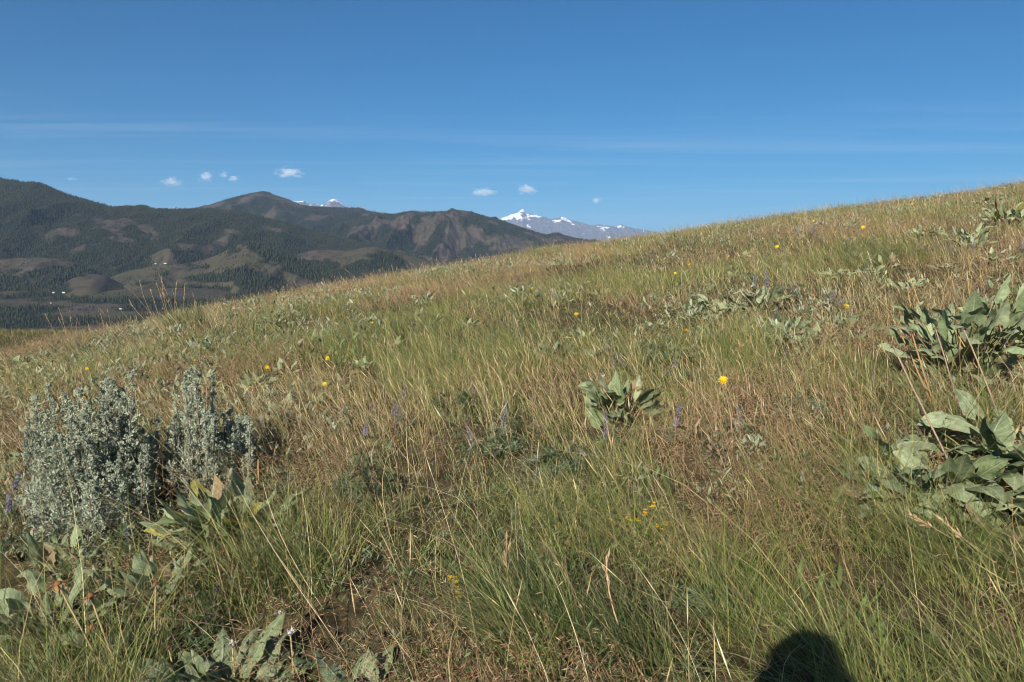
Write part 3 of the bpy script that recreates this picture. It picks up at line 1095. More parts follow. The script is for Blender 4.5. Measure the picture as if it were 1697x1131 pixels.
    base = np.stack([px_, py_, ground_z(px_, py_) + rng.uniform(0.03, 0.16, n) * (0.8 + cs * 3)], -1)
    a = rng.random(n) * 6.28
    d = np.stack([np.cos(a), np.sin(a), rng.uniform(0.2, 1.8, n)], -1)
    d /= np.linalg.norm(d, axis=1)[:, None]
    L = (rng.uniform(0.35, 0.75, n) * cs)[:, None]
    sd = np.cross(d, np.stack([rng.normal(0, .4, n), rng.normal(0, .4, n), np.ones(n)], -1))
    sd /= np.linalg.norm(sd, axis=1)[:, None] + 1e-9
    nm = np.cross(sd, d)
    sd *= L * rng.uniform(0.09, 0.20, (n, 1))
    bend = nm * L * rng.uniform(-0.15, 0.25, (n, 1))
    q = np.stack([base, base + d * L * 0.35 + sd * 0.9 + bend * 0.6, base + d * L * 0.4 + bend * 0.4, base + d * L * 0.35 - sd * 0.9 + bend * 0.6,
                  base + d * L * 0.75 + sd * 0.6 + bend * 0.5, base + d * L - bend * 0.3, base + d * L * 0.75 - sd * 0.6 + bend * 0.5], 1).reshape(-1, 3)
    fq = np.array([[0, 1, 2, 3], [1, 4, 5, 2], [2, 5, 6, 3]])
    F = (fq[None] + np.arange(n)[:, None, None] * 7).reshape(-1, 4)
    cc = pal([(0.27, 0.30, 0.20), (0.20, 0.24, 0.145), (0.13, 0.175, 0.085), (0.33, 0.35, 0.25), (0.30, 0.24, 0.15)], [0.3, 0.27, 0.2, 0.15, 0.08], len(x))[cid] * rng.uniform(0.8, 1.2, (n, 1))
    o = link("ground_cover", make_mesh("ground_cover", q, [F], np.repeat(cc, 7, 0)), M_FOL)
    tag(o, "patches of small silvery forb leaves scattered through the grass", "ground cover", kind="stuff")

    # ---- the far side of the hill on the left: short grass
    n = 40000
    x, y = rng.uniform(-0.86, -0.42, n), rng.uniform(36, 110, n)
    x = x * y
    P = np.stack([x, y, ground_z(x, y) - 0.02], -1)
    h = rng.uniform(0.15, 0.5, n) * (0.6 + 0.9 * fbm(x * 0.25, y * 0.12, 3, 505))
    V, F = ribbons(P, rng.normal(0, 0.2, (n, 2)) + LEAN, h, rng.uniform(0.02, 0.05, n), rng.normal(0, 0.3, (n, 2)), 2, rng.random(n) * 6.28)
    C = pal([(0.10, 0.11, 0.04), (0.17, 0.15, 0.06), (0.06, 0.08, 0.03), (0.25, 0.19, 0.09)], [0.3, 0.3, 0.2, 0.2], n)
    o = link("grass", make_mesh("grass", V, [F], np.repeat(C, 6, 0)), M_GRASS)
    tag(o, "short olive grass on the lower shoulder of the hill at the left", "grass", kind="stuff")


# ------------------------------------------------------------------ arrowleaf balsamroot
def leaf_mesh(mb, base, phi, th0, bend, Lp, L, Wd, fold, wave, twist, col, seed):
    """one long-stalked arrow-shaped leaf: stalk and midrib bend in the plane of phi"""
    r = np.random.default_rng(seed)
    nl, nw = 11, 7
    out = np.array([math.cos(phi), math.sin(phi), 0.0])
    up = np.array([0, 0, 1.0])
    # stalk
    m = 5
    P = [np.array(base, float)]
    th = th0
    for i in range(m):
        th = th0 + bend * 0.3 * (i / m)
        P.append(P[-1] + (up * math.cos(th) + out * math.sin(th)) * Lp / m)
    mb.tube(np.array(P), np.linspace(0.0042, 0.003, len(P)), (col[0] * 1.15, col[1] * 1.1, col[2] * 0.85), 5)
    p = P[-1].copy()
    side0 = np.array([-math.sin(phi), math.cos(phi), 0.0])
    V, U = [], []
    for i in range(nl):
        t = i / (nl - 1)
        th = th0 + bend * (0.3 + 0.7 * t ** 1.3)
        T = up * math.cos(th) + out * math.sin(th)
        if i:
            p = p + T * L / (nl - 1)
        tw = twist * t
        N0 = np.cross(side0, T)
        S = side0 * math.cos(tw) + N0 * math.sin(tw)
        N = np.cross(S, T)
        if t < 0.16:
            w = Wd * (0.55 + 0.45 * math.sin(t / 0.16 * math.pi / 2))
        else:
            w = Wd * max(0.0, 1 - ((t - 0.16) / 0.84) ** 2.0)
        for j in range(nw):
            u = (j / (nw - 1) - 0.5) * 2
            a = abs(u)
            ww = w * u * (1 + 0.06 * math.sin(t * 23 + seed + 2 * u))
            back = -0.17 * L * (a ** 1.5) * max(0, 1 - t / 0.28)       # basal lobes of the arrowhead
            q = p + S * ww * math.cos(fold) + N * (abs(ww) * math.sin(fold) + wave * w * math.sin(t * 11 + seed * 1.7 + (2.2 if u > 0 else 0)) * a ** 1.4) + T * back
            V.append(q)
            U.append((j / (nw - 1), t))
    F = [[i * nw + j, i * nw + j + 1, (i + 1) * nw + j + 1, (i + 1) * nw + j] for i in range(nl - 1) for j in range(nw - 1)]
    mb.add(V, F, col, U)


def head_mesh(style, R, seed):
    """withered or seeding balsamroot head at origin, facing +Z"""
    r = np.random.default_rng(seed)
    mb = MB()
    # receptacle: a low dome
    n, rings = 10, 4
    V = [(0, 0, -0.5 * R)]
    for i in range(rings):
        a = -0.6 + 1.9 * i / (rings - 1)
        for j in range(n):
            b = j / n * 6.283
            k = 0.55 * R * math.cos(a)
            V.append((k * math.cos(b), k * math.sin(b), 0.45 * R * math.sin(a)))
    V.append((0, 0, 0.48 * R))
    T = [[0, 1 + (j + 1) % n, 1 + j] for j in range(n)] + [[len(V) - 1, 1 + (rings - 1) * n + j, 1 + (rings - 1) * n + (j + 1) % n] for j in range(n)]
    Q = [[1 + i * n + j, 1 + i * n + (j + 1) % n, 1 + (i + 1) * n + (j + 1) % n, 1 + (i + 1) * n + j] for i in range(rings - 1) for j in range(n)]
    core = {'rust': (0.26, 0.12, 0.05), 'white': (0.55, 0.52, 0.48), 'brown': (0.17, 0.11, 0.08)}[style]
    mb.add(V, Q, core)
    mb.add(V, T, core)
    # drooping bracts and shrivelled rays
    np_ = 16
    for j in range(np_):
        b = j / np_ * 6.283 + r.normal(0, 0.15)
        L = R * r.uniform(0.6, 1.5)
        w = R * r.uniform(0.12, 0.26)
        o_ = np.array([math.cos(b), math.sin(b), 0])
        s_ = np.array([-math.sin(b), math.cos(b), 0])
        dr = r.uniform(-1.1, 0.35) if style != 'white' else r.uniform(0.1, 1.2)
        P0 = o_ * R * 0.42
        P1 = P0 + (o_ * 0.8 + np.array([0, 0, dr * 0.4])) * L * 0.5
        P2 = P1 + (o_ * 0.5 + np.array([0, 0, dr])) * L * 0.5 + s_ * r.normal(0, 0.15) * L
        c = {'rust': [(0.38, 0.17, 0.06), (0.27, 0.13, 0.07), (0.33, 0.26, 0.18), (0.16, 0.10, 0.08)][r.integers(0, 4)],
             'white': [(0.62, 0.60, 0.57), (0.5, 0.47, 0.42)][r.integers(0, 2)],
             'brown': [(0.25, 0.18, 0.14), (0.32, 0.26, 0.22), (0.14, 0.09, 0.07)][r.integers(0, 3)]}[style]
        mb.add([P0 - s_ * w, P0 + s_ * w, P1 + s_ * w * 1.1, P1 - s_ * w * 1.1, P2 + s_ * w * 0.3, P2 - s_ * w * 0.3], [[0, 1, 2, 3], [3, 2, 4, 5]], c)
    return mb


HEADS = {}


def add_head(stalk, loc, direction, style, R, seed=0):
    key = (style, seed % 3)
    if key not in HEADS:
        HEADS[key] = head_mesh(style, 1.0, 50 + seed % 3).mesh("flower_head")
    o = link("flower_head", HEADS[key], M_PETAL, stalk)
    o.location = loc
    o.rotation_euler = Vector(direction).to_track_quat('Z', 'Y').to_euler()
    o.scale = (R, R, R)
    return o


def stalk(root, base_w, top_w, R, style, rad, col, seed, bow=0.06):
    """a dried flower stalk from base to top (world), child of its plant"""
    r = np.random.default_rng(seed)
    o_ = np.array(root.location)
    a, b = np.array(base_w) - o_, np.array(top_w) - o_
    t = np.linspace(0, 1, 8)[:, None]
    L = np.linalg.norm(b - a)
    bd = np.array([r.normal(0, 1), r.normal(0, 1), 0]) * bow * L
    P = a + (b - a) * t + bd * (t * (1 - t)) + r.normal(0, 0.004 * L, (8, 3)) * t * (1 - t) * 2
    mb = MB()
    mb.tube(P, np.linspace(rad * 1.15, rad * 0.8, 8), col, 6)
    # a few withered stem leaves
    for q in range(2):
        i = r.integers(2, 6)
        d = r.normal(0, 1, 3)
        d /= np.linalg.norm(d)
        s = np.cross(d, P[i + 1] - P[i])
        s /= np.linalg.norm(s) + 1e-9
        ll = 0.03 * L + 0.012
        mb.add([P[i], P[i] + d * ll * 0.5 + s * 0.004, P[i] + d * ll, P[i] + d * ll * 0.5 - s * 0.004], [[0, 1, 2, 3]], np.array(col) * 0.8)
    st = mb.build("flower_stalk", M_WOOD, root, True)
    if style:
        add_head(st, P[-1], P[-1] - P[-2], style, R, seed)
    return st


BAL_GROUP = "balsamroot plants on the slope"
GREYGREEN = [(0.235, 0.265, 0.165), (0.20, 0.235, 0.14), (0.27, 0.295, 0.20), (0.175, 0.215, 0.12), (0.225, 0.255, 0.17)]


def balsam(px, py, wpx, hpx, nleaf, label, seed, L=None, spread=1.0, upright=0.5, yellow=0.04, tone=1.0, clear=True, face=None):
    """px,py: foot of the plant in the photo; wpx,hpx: its width and height there"""
    x, y, z = gp(px, py)
    nleaf = int(nleaf * (4.2 if y < 4.5 else 2.6))
    r = np.random.default_rng(seed)
    W_, H_ = wpx / FPX * y, hpx / FPX * y
    root = empty("balsamroot", (x, y, z))
    tag(root, label, "balsamroot", BAL_GROUP)
    Lf = (L or min(0.34, max(0.15, H_ * 0.62))) * (0.72 if wpx > 110 else 0.8)
    mb = MB()
    for i in range(nleaf):
        a = r.random() * 6.283
        if face is not None and r.random() < 0.75:
            a = face + r.normal(0, 0.7)
        q = math.sqrt(r.random())
        bx, by = 0.5 * W_ * 0.62 * q * math.cos(a) * r.uniform(0.5, 1), 0.42 * W_ * 0.5 * q * math.sin(a) * r.uniform(0.5, 1)
        phi = math.atan2(by + r.normal(0, 0.35) * 0.2, bx + r.normal(0, 0.35) * 0.2) + r.normal(0, 0.5)
        th = (1 - upright) * (0.35 + 0.9 * q) + abs(r.normal(0, 0.15))
        l = Lf * r.uniform(0.62, 1.12)
        lp = max(0.04, (H_ - 0.45 * l) * r.uniform(0.2, 1.0))
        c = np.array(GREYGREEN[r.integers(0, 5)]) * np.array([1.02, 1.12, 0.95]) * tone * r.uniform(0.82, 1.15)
        if r.random() < yellow:
            c = np.array([0.32, 0.30, 0.07]) * r.uniform(0.8, 1.1)
        elif r.random() < 0.04:
            c = np.array([0.25, 0.18, 0.10])
        dz = float(ground_z(x + bx, y + by)) - z - 0.02
        leaf_mesh(mb, (bx, by, dz), phi, min(th, 1.25), r.uniform(0.0, 1.75) * spread, lp, l, l * r.uniform(0.24, 0.36),
                  r.uniform(0.05, 0.75), r.uniform(0.06, 0.26), r.normal(0, 0.9), c, int(r.integers(0, 10000)))
    mb.build("leaves", M_BALSAM, root, True)
    if clear:
        CLEAR.append((x, y - 0.03, max(0.12, W_ * 0.44)))
        if y < 4.5:
            CLEAR.append((x, y - 0.28, W_ * 0.5))
    return root


STRAWC, RUSTC, GREYC = (0.42, 0.30, 0.12), (0.34, 0.20, 0.09), (0.30, 0.22, 0.16)


def st_px(root, b, t, dy, R, style, seed, col=STRAWC, rad=0.0042):
    """stalk whose foot is at pixel b on the slope and whose head shows at pixel t (dy metres nearer or farther)"""
    x, y, z = gp(*b)
    yt = y + dy
    k, e = ke(*t)
    stalk(root, (x, y, z - 0.02), (k * yt, yt, EYE + e * yt), R, style, rad, col, seed)


# --- right hand big clumps
p = balsam(1600, 640, 190, 180, 34, "large grey leaved clump at the right edge with many bleached stalks", 1, L=0.27, upright=0.55, yellow=0.03, face=-1.7)
for i, (b, t, stl, c) in enumerate([((1590, 795), (1480, 574), 'brown', GREYC), ((1556, 700), (1493, 555), 'rust', RUSTC), ((1566, 716), (1511, 552), 'brown', RUSTC), ((1598, 702), (1550, 545), 'brown', GREYC),
                                    ((1650, 660), (1578, 540), None, RUSTC), ((1672, 740), (1596, 545), 'brown', GREYC), ((1688, 668), (1657, 540), 'rust', GREYC), ((1526, 508), (1505, 455), 'white', STRAWC), ((1510, 510), (1504, 478), 'white', STRAWC),
                                    ((1608, 500), (1602, 446), 'rust', STRAWC)]):
    st_px(p, b, t, 0.05, 0.018, stl, 700 + i, c, 0.0045)
balsam(1690, 610, 120, 150, 18, "grey clump cut by the right picture edge behind the large stalked clump", 2, L=0.26, upright=0.6, face=-1.8)
balsam(1545, 560, 90, 80, 12, "low flattened grey clump left of the large stalked clump", 3, L=0.24, upright=0.25)
balsam(1570, 825, 230, 150, 26, "sprawling broad leaved clump low at the right side under leaning straw stalks", 4, L=0.30, upright=0.15, spread=1.1, tone=0.95, face=-2.3)
balsam(1680, 785, 160, 170, 22, "dense broad leaved clump at the right edge below the large stalked clump", 5, L=0.30, upright=0.3, tone=0.95, face=-2.2)
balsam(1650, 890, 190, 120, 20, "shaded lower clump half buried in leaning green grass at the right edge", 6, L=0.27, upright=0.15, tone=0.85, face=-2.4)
# --- middle
p = balsam(1026, 712, 125, 105, 15, "compact clump of upright arrow shaped leaves in the middle of the slope beside lupine", 7, L=0.23, upright=0.72, yellow=0, face=-1.6)
st_px(p, (1004, 668), (999, 624), 0.0, 0.016, 'white', 731, RUSTC, 0.004)
p = balsam(930, 602, 110, 50, 14, "silvery clump with one white head left of the upright middle clump", 8, L=0.2, upright=0.5, face=-1.7)
st_px(p, (880, 612), (878, 598), 0.0, 0.016, 'white', 732, STRAWC, 0.003)
balsam(1195, 520, 115, 50, 16, "flattened pale clump lying low below the two purple lupines right of centre", 9, L=0.26, upright=0.2, face=-1.9)
balsam(1262, 520, 80, 50, 9, "loose pale clump right of the flattened pale clump", 10, L=0.24, upright=0.5)
balsam(1300, 572, 90, 48, 10, "broad green leaved clump under the flattened pale clump", 11, L=0.22, upright=0.6, tone=0.85, face=-1.5)
balsam(1345, 580, 50, 50, 6, "small withering clump right of the broad green leaved clump", 12, L=0.2, upright=0.4, yellow=0.2)
# --- front left
p = balsam(375, 905, 240, 130, 26, "wide sprawling clump of pale leaves in front of the sagebrush", 13, L=0.24, upright=0.5, spread=0.9, yellow=0.08, face=-1.4)
st_px(p, (432, 850), (428, 762), 0.0, 0.010, None, 733, RUSTC, 0.005)
balsam(262, 1015, 120, 105, 9, "arrow leaved clump below the sprawling pale clump", 14, L=0.21, upright=0.7, tone=0.9)
balsam(115, 955, 110, 80, 8, "small pale clump under the left end of the sagebrush", 15, L=0.18, upright=0.7)
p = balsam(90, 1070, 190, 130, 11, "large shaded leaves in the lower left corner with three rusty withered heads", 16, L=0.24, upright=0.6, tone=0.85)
for i, (b, t, stl, R) in enumerate([((215, 1180), (96, 968), 'rust', 0.022), ((225, 1170), (150, 988), 'rust', 0.024), ((230, 1150), (152, 1040), 'rust', 0.022)]):
    st_px(p, b, t, -0.08, R, stl, 740 + i, (0.36, 0.27, 0.14), 0.0036)
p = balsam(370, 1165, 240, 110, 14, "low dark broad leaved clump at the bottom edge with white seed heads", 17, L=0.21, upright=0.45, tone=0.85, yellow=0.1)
for i, (b, t, stl, R) in enumerate([((266, 1125), (258, 968), 'rust', 0.013), ((296, 1140), (279, 1072), 'rust', 0.014), ((390, 1140), (385, 1068), 'white', 0.015),
                                    ((468, 1070), (463, 1018), 'white', 0.014), ((487, 1145), (481, 1050), 'white', 0.016)]):
    st_px(p, b, t, 0.0, R, stl, 750 + i, (0.36, 0.29, 0.14), 0.0032)
p = balsam(40, 1160, 120, 70, 7, "clump in the bottom left corner carrying two white seed heads", 18, L=0.15, upright=0.5, tone=0.8)
for i, (b, t) in enumerate([((172, 1150), (160, 1095)), ((25, 1175), (22, 1122))]):
    st_px(p, b, t, 0.0, 0.016, 'white', 760 + i, STRAWC, 0.004)
balsam(595, 1165, 150, 70, 7, "pair of big grey leaves pressed flat at the bottom edge", 19, L=0.22, upright=0.3, tone=0.95)
# --- left middle distance
for i, (px, py, w, h, n, lb) in enumerate([
        (345, 645, 70, 35, 9, "grey clump just above the tall right end of the sagebrush"),
        (470, 690, 80, 40, 8, "pale clump in the grass right of the sagebrush"),
        (475, 618, 50, 26, 6, "small pale clump in tall grass above the sagebrush's right side"),
        (745, 590, 34, 24, 4, "single upright grey leaf cluster in straw grass left of centre"),
        (600, 612, 60, 26, 5, "thin grey clump between two drifts of straw grass left of centre"),
        (455, 540, 60, 26, 8, "silver clump on the brow below the forested ridge"),
        (510, 510, 70, 24, 8, "silver clump near the skyline under the brown ridge"),
        (575, 500, 60, 22, 7, "low grey clump at the edge of a hollow near the skyline"),
        (705, 502, 60, 20, 7, "grey clump lying flat in yellow grass under the snowy range"),
        (780, 540, 40, 18, 5, "tiny grey clump between russet drifts above the middle"),
        (20, 620, 50, 40, 7, "grey plant at the left edge above the sagebrush"),
        (60, 600, 40, 20, 5, "small grey clump near the left edge under the distant valley"),
        (930, 440, 44, 16, 6, "small grey clump beside the skyline tussock"),
        (1130, 460, 40, 14, 5, "grey clump in pale grass below the skyline right of the snow peak"),
        (1385, 462, 60, 30, 9, "silver clump with curled leaves on the right upper slope"),
        (1465, 445, 46, 34, 3, "two long pale leaves standing apart on the right upper slope"),
        (1600, 402, 100, 34, 14, "wide band of silver leaves on the upper right slope"),
        (1530, 396, 70, 26, 12, "silver clump left of the wide silver band"),
        (1610, 415, 50, 34, 7, "cupped grey leaves beside lilac lupine on the upper right slope"),
        (1668, 378, 84, 46, 18, "bold silver clump close to the right picture edge high on the slope"),
        (1640, 345, 60, 26, 9, "faint grey clump above the bold silver clump"),
        (1575, 348, 60, 16, 7, "pale leaf rosette just under the skyline at the right"),
        (1340, 395, 50, 14, 6, "grey clump under the right skyline with yellow daisies around"),
        (1235, 425, 50, 14, 6, "grey clump among violet lupines below the right skyline"),
        (1440, 455, 50, 28, 6, "drooping grey clump beside the two long pale leaves"),
        (1085, 545, 60, 24, 6, "grey leaves showing through green grass left of the flattened pale clump"),
        (1000, 490, 40, 16, 5, "small grey clump in straw grass above the middle"),
        (1420, 560, 40, 26, 4, "few grey leaves in tall green grass left of the right edge clump"),
        (1180, 560, 50, 26, 6, "grey leaves behind the orange yellow daisy right of centre"),
        (250, 560, 50, 20, 6, "grey clump below the dark skyline tussock on the left"),
        (395, 482, 60, 22, 7, "silver plants on the left skyline just right of the dark tussock"),
        (365, 600, 44, 22, 6, "greyish clump among rust coloured grass above the tall narrow sagebrush"),
        (520, 565, 56, 24, 7, "pale clump in mid slope straw left of two yellow daisies"),
        (560, 640, 50, 24, 6, "dusty clump beneath three yellow daisies at left centre"),
        (430, 640, 60, 30, 8, "spreading pale clump between the sagebrush top and the yellow daisies"),
        (650, 575, 40, 18, 5, "little silver clump on open straw slope under the brown ridge"),
        (700, 640, 46, 24, 5, "half hidden clump behind the blue lupine spike left of centre"),
        (830, 600, 50, 22, 6, "thin clump left of the silvery clump with the white head"),
        (965, 560, 48, 20, 6, "small clump below the yellow daisy just above the middle"),
        (1050, 480, 44, 18, 6, "olive grey clump in pale grass under the distant blue range"),
        (1160, 480, 50, 18, 6, "small clump left of the two purple lupines right of centre"),
        (1210, 462, 46, 16, 6, "ragged clump above the two purple lupines right of centre"),
        (1290, 450, 56, 20, 7, "broken silver clump under the violet lupines of the upper right slope"),
        (1420, 430, 48, 20, 6, "clump below the two daisies almost touching on the right slope"),
        (1500, 480, 60, 28, 7, "clump in russet grass left of the tall white headed stalks"),
        (1560, 452, 56, 26, 7, "clump behind the tall white headed stalks on the right"),
        (1655, 438, 60, 30, 8, "clump above the large stalked clump near the right edge"),
        (1400, 540, 46, 26, 5, "clump beneath the yellow daisy on the right slope"),
        (1130, 590, 50, 28, 6, "leafy grey clump to the right of the upright middle clump's lupines"),
        (1500, 640, 60, 34, 6, "low clump at the left foot of the large stalked clump"),
        (1090, 690, 46, 40, 6, "small leaves joining the right side of the upright middle clump"),
        (885, 590, 50, 24, 6, "pale leaves at the left foot of the silvery clump with the white head")]):
    balsam(px, py, w, h, n, lb, 40 + i, upright=0.45, face=-1.6, tone=1.15)


# ------------------------------------------------------------------ sagebrush
def sagebrush(px, py, lobes, label, seed, nshoot, dens, leafL=0.017):
    """lobes: (pixel x centre, half width px, top pixel y, depth offset m, weight)"""
    r = np.random.default_rng(seed)
    x, y, z = gp(px, py)
    root = empty("sagebrush", (x, y, z))
    tag(root, label, "sagebrush", "sagebrush on the slope")
    br, lf = MB(), []
    LV, LC = [], []
    w = np.array([l[4] for l in lobes], float)
    for i in range(nshoot):
        cx, hw, ty, dd, _ = lobes[r.choice(len(lobes), p=w / w.sum())]
        yy = y + dd + r.normal(0, 0.10)
        u = r.uniform(-1, 1)
        k, e = ke(cx + hw * u, ty)
        tx = k * yy
        tz = EYE + e * yy - z
        gz = float(ground_z(tx, yy)) - z
        full = max(0.12, tz - gz)
        top = gz + full * (1 - 0.5 * abs(u) ** 2.0) * r.uniform(0.32, 0.95)
        if r.random() < (0.10 if nshoot > 100 else 0.22):
            top = gz + full * r.uniform(0.95, 1.07)
        b = np.array([(tx - x) * 0.45 + r.normal(0, 0.03), (yy - y) * 0.5, 0.0])
        b[2] = float(ground_z(x + b[0], y + b[1])) - z - 0.02
        tpt = np.array([tx - x + r.normal(0, 0.02), yy - y, top])
        t = np.linspace(0, 1, 9)[:, None]
        mid = b + (tpt - b) * np.array([0.85, 0.85, 0.38]) + r.normal(0, 0.02, 3)
        P = (1 - t) ** 2 * b + 2 * t * (1 - t) * mid + t ** 2 * tpt
        br.tube(P, np.linspace(0.006, 0.0015, 9), np.array([0.16, 0.13, 0.105]) * r.uniform(0.7, 1.2), 4)
        L = np.linalg.norm(np.diff(P, axis=0), axis=1).sum()
        n = int(dens * L)
        s = 1 - 0.93 * r.random(n) ** 1.25
        f = np.clip(s * 8, 0, 7.999)
        ii = f.astype(int)
        fr = (f - ii)[:, None]
        p = P[ii] * (1 - fr) + P[ii + 1] * fr
        T = P[ii + 1] - P[ii]
        T /= np.linalg.norm(T, axis=1)[:, None]
        ntw = 26
        tw = np.minimum((s * ntw).astype(int), ntw - 1)
        s2 = np.clip((tw + 0.5) / ntw, 0, 0.97)
        f = s2 * 7.999
        ii = f.astype(int)
        fr = (f - ii)[:, None]
        p = P[ii] * (1 - fr) + P[ii + 1] * fr
        d = r.normal(0, 1, (ntw, 3))[tw]
        d -= (d * T).sum(1)[:, None] * T
        d /= np.linalg.norm(d, axis=1)[:, None]
        tl = (r.uniform(0.02, 0.085, ntw) * (1.12 - np.arange(ntw) / ntw) ** 0.7)[tw]
        off = (r.random(n) ** 0.7 * tl)[:, None]
        p = p + d * off * 0.75 + T * off * 0.9 + r.normal(0, 0.004, (n, 3))
        dirv = T * r.uniform(0.1, 1.2, (n, 1)) + d * r.uniform(0.2, 1.0, (n, 1)) + r.normal(0, 0.45, (n, 3))
        dirv /= np.linalg.norm(dirv, axis=1)[:, None]
        sd = np.cross(dirv, r.normal(0, 1, (n, 3)))
        sd /= np.linalg.norm(sd, axis=1)[:, None] + 1e-9
        ll = leafL * r.uniform(0.7, 1.45, (n, 1))
        ww = ll * r.uniform(0.13, 0.24, (n, 1))
        q = np.stack([p, p + dirv * ll * 0.65 + sd * ww, p + dirv * ll, p + dirv * ll * 0.65 - sd * ww], 1)
        LV.append(q.reshape(-1, 3))
        base = np.array([0.315, 0.355, 0.265]) * r.uniform(0.85, 1.12)
        c = base * r.uniform(0.75, 1.25, (n, 1))
        c[r.random(n) < 0.05] = (0.26, 0.25, 0.16)
        LC.append(np.repeat(c, 4, 0))
    V = np.concatenate(LV)
    F = np.arange(len(V)).reshape(-1, 4)
    br.build("branches", M_WOOD, root, True)
    link("foliage", make_mesh("foliage", V, [F], np.concatenate(LC)), M_SAGE, root)
    return x, y, z


# each lobe of the big bush: an upright fan of shoots
sx, sy, sz = sagebrush(205, 858, [(75, 40, 660, 0.05, 1.0), (135, 60, 648, 0.0, 1.5), (195, 50, 622, 0.08, 1.7), (275, 26, 668, 0.42, 0.35), (100, 65, 728, -0.20, 1.0), (165, 75, 735, -0.26, 1.4), (50, 26, 705, 0.0, 0.35), (120, 80, 790, -0.32, 0.8)],
                       "big silver sagebrush with many upright shoots at the lower left", 81, 290, 1950, 0.0122)
CLEAR.append((sx, sy, 0.50))
CLEAR.append((sx - 0.05, sy - 0.42, 0.42))
CLEAR.append((sx + 0.30, sy - 0.25, 0.34))
CLEAR.append((sx - 0.28, sy, 0.35))
CLEAR.append((sx + 0.30, sy + 0.15, 0.35))
sx, sy, sz = sagebrush(335, 815, [(330, 20, 622, 0.0, 1.5), (300, 22, 655, 0.1, 0.6), (345, 14, 690, -0.05, 0.5)],
                       "tall narrow sagebrush rising beside the big one's shaded right flank", 82, 54, 1950, 0.0122)
CLEAR.append((sx, sy, 0.2))
sx, sy, sz = sagebrush(388, 800, [(390, 26, 686, 0.0, 1.0), (375, 20, 720, 0.0, 0.4)],
                       "smallest sagebrush, a low bushy shoot right of the tall narrow one", 83, 40, 1900, 0.0122)
CLEAR.append((sx, sy, 0.14))


# ------------------------------------------------------------------ lupine
def lupine_leaves(seed, n, spread, height, tone=1.0):
    r = np.random.default_rng(seed)
    mb = MB()
    for i in range(n):
        a = r.random() * 6.283
        q = math.sqrt(r.random()) * spread
        tip = np.array([q * math.cos(a), q * math.sin(a), height * r.uniform(0.35, 1.0) * (1 - 0.35 * q / spread)])
        P = np.array([[0.15 * tip[0], 0.15 * tip[1], 0], [0.6 * tip[0], 0.6 * tip[1], tip[2] * 0.65], tip])
        c = np.array([(0.085, 0.125, 0.065), (0.11, 0.145, 0.085), (0.06, 0.10, 0.04), (0.15, 0.175, 0.115)][r.integers(0, 4)]) * tone
        mb.tube(P, [0.0016, 0.0013, 0.001], c, 3)
        nf = r.integers(6, 9)
        nrm = np.array([tip[0] * 0.8 / (spread + 1e-6), tip[1] * 0.8 / (spread + 1e-6), 0.8]) + r.normal(0, 0.25, 3)
        nrm /= np.linalg.norm(nrm)
        A = np.cross(nrm, [0.3, 0.9, 0.1])
        A /= np.linalg.norm(A)
        B = np.cross(nrm, A)
        for j in range(nf):
            b = j / nf * 6.283 + r.normal(0, 0.1)
            d = A * math.cos(b) + B * math.sin(b)
            d = d + nrm * 0.45
            d /= np.linalg.norm(d)
            s = np.cross(d, nrm)
            s /= np.linalg.norm(s)
            l = r.uniform(0.026, 0.046)
            w = l * 0.11
            m = tip + d * l * 0.55 + nrm * 0.003
            mb.add([tip, m + s * w, tip + d * l, m - s * w], [[0, 1, 2, 3]], c * r.uniform(0.85, 1.2))
    return mb


def lupine_spike(seed, L, H, col):
    """stem of height H, flowers along its top L"""
    r = np.random.default_rng(seed)
    mb = MB()
    P = np.array([[0, 0, 0], [0.012 * r.normal(), 0.012 * r.normal(), H * 0.5], [0.03 * r.normal() - 0.03 * H, 0.02 * r.normal(), H]])
    mb.tube(P, [0.0024, 0.002, 0.0012], (0.13, 0.15, 0.08), 4)
    nw = max(6, int(L / 0.0085))
    for i in range(nw):
        t = i / (nw - 1)
        zz = 1 - L / H * (1 - t)
        p = P[0] * (1 - zz) ** 2 + 2 * zz * (1 - zz) * P[1] + zz * zz * P[2]
        p[2] = H * zz
        sz = 0.0108 * (1 - 0.62 * t)
        for j in range(6):
            a = j / 6 * 6.283 + i * 0.6 + r.normal(0, 0.2)
            d = np.array([math.cos(a), math.sin(a), 0.25 + 0.5 * t])
            d /= np.linalg.norm(d)
            s = np.array([-math.sin(a), math.cos(a), 0])
            u = np.cross(s, d)
            c = np.array(col[r.integers(0, len(col))]) * r.uniform(0.8, 1.2)
            if t < 0.25 and r.random() < 0.4:
                c = np.array([0.30, 0.27, 0.24])
            o = p + d * 0.003
            V = [o, o + d * sz + s * sz * 0.5, o + d * sz * 1.5, o + d * sz - s * sz * 0.5, o + d * sz * 0.9 + u * sz * 0.75, o + d * sz * 0.9 - u * sz * 0.4]
            mb.add(V, [[0, 1, 4], [1, 2, 4], [2, 3, 4], [3, 0, 4], [1, 0, 5], [2, 1, 5], [3, 2, 5], [0, 3, 5]], c)
    return mb


VIOLET = [(0.15, 0.125, 0.30), (0.22, 0.19, 0.37), (0.32, 0.30, 0.44), (0.11, 0.10, 0.22)]
LILAC = [(0.27, 0.22, 0.37), (0.35, 0.30, 0.42), (0.20, 0.16, 0.30), (0.24, 0.22, 0.30)]
GREYB = [(0.22, 0.23, 0.32), (0.30, 0.31, 0.37), (0.17, 0.18, 0.26), (0.13, 0.12, 0.24)]
SPM, LVM = {}, {}
LUP_GROUP = "lupines scattered through the grass"


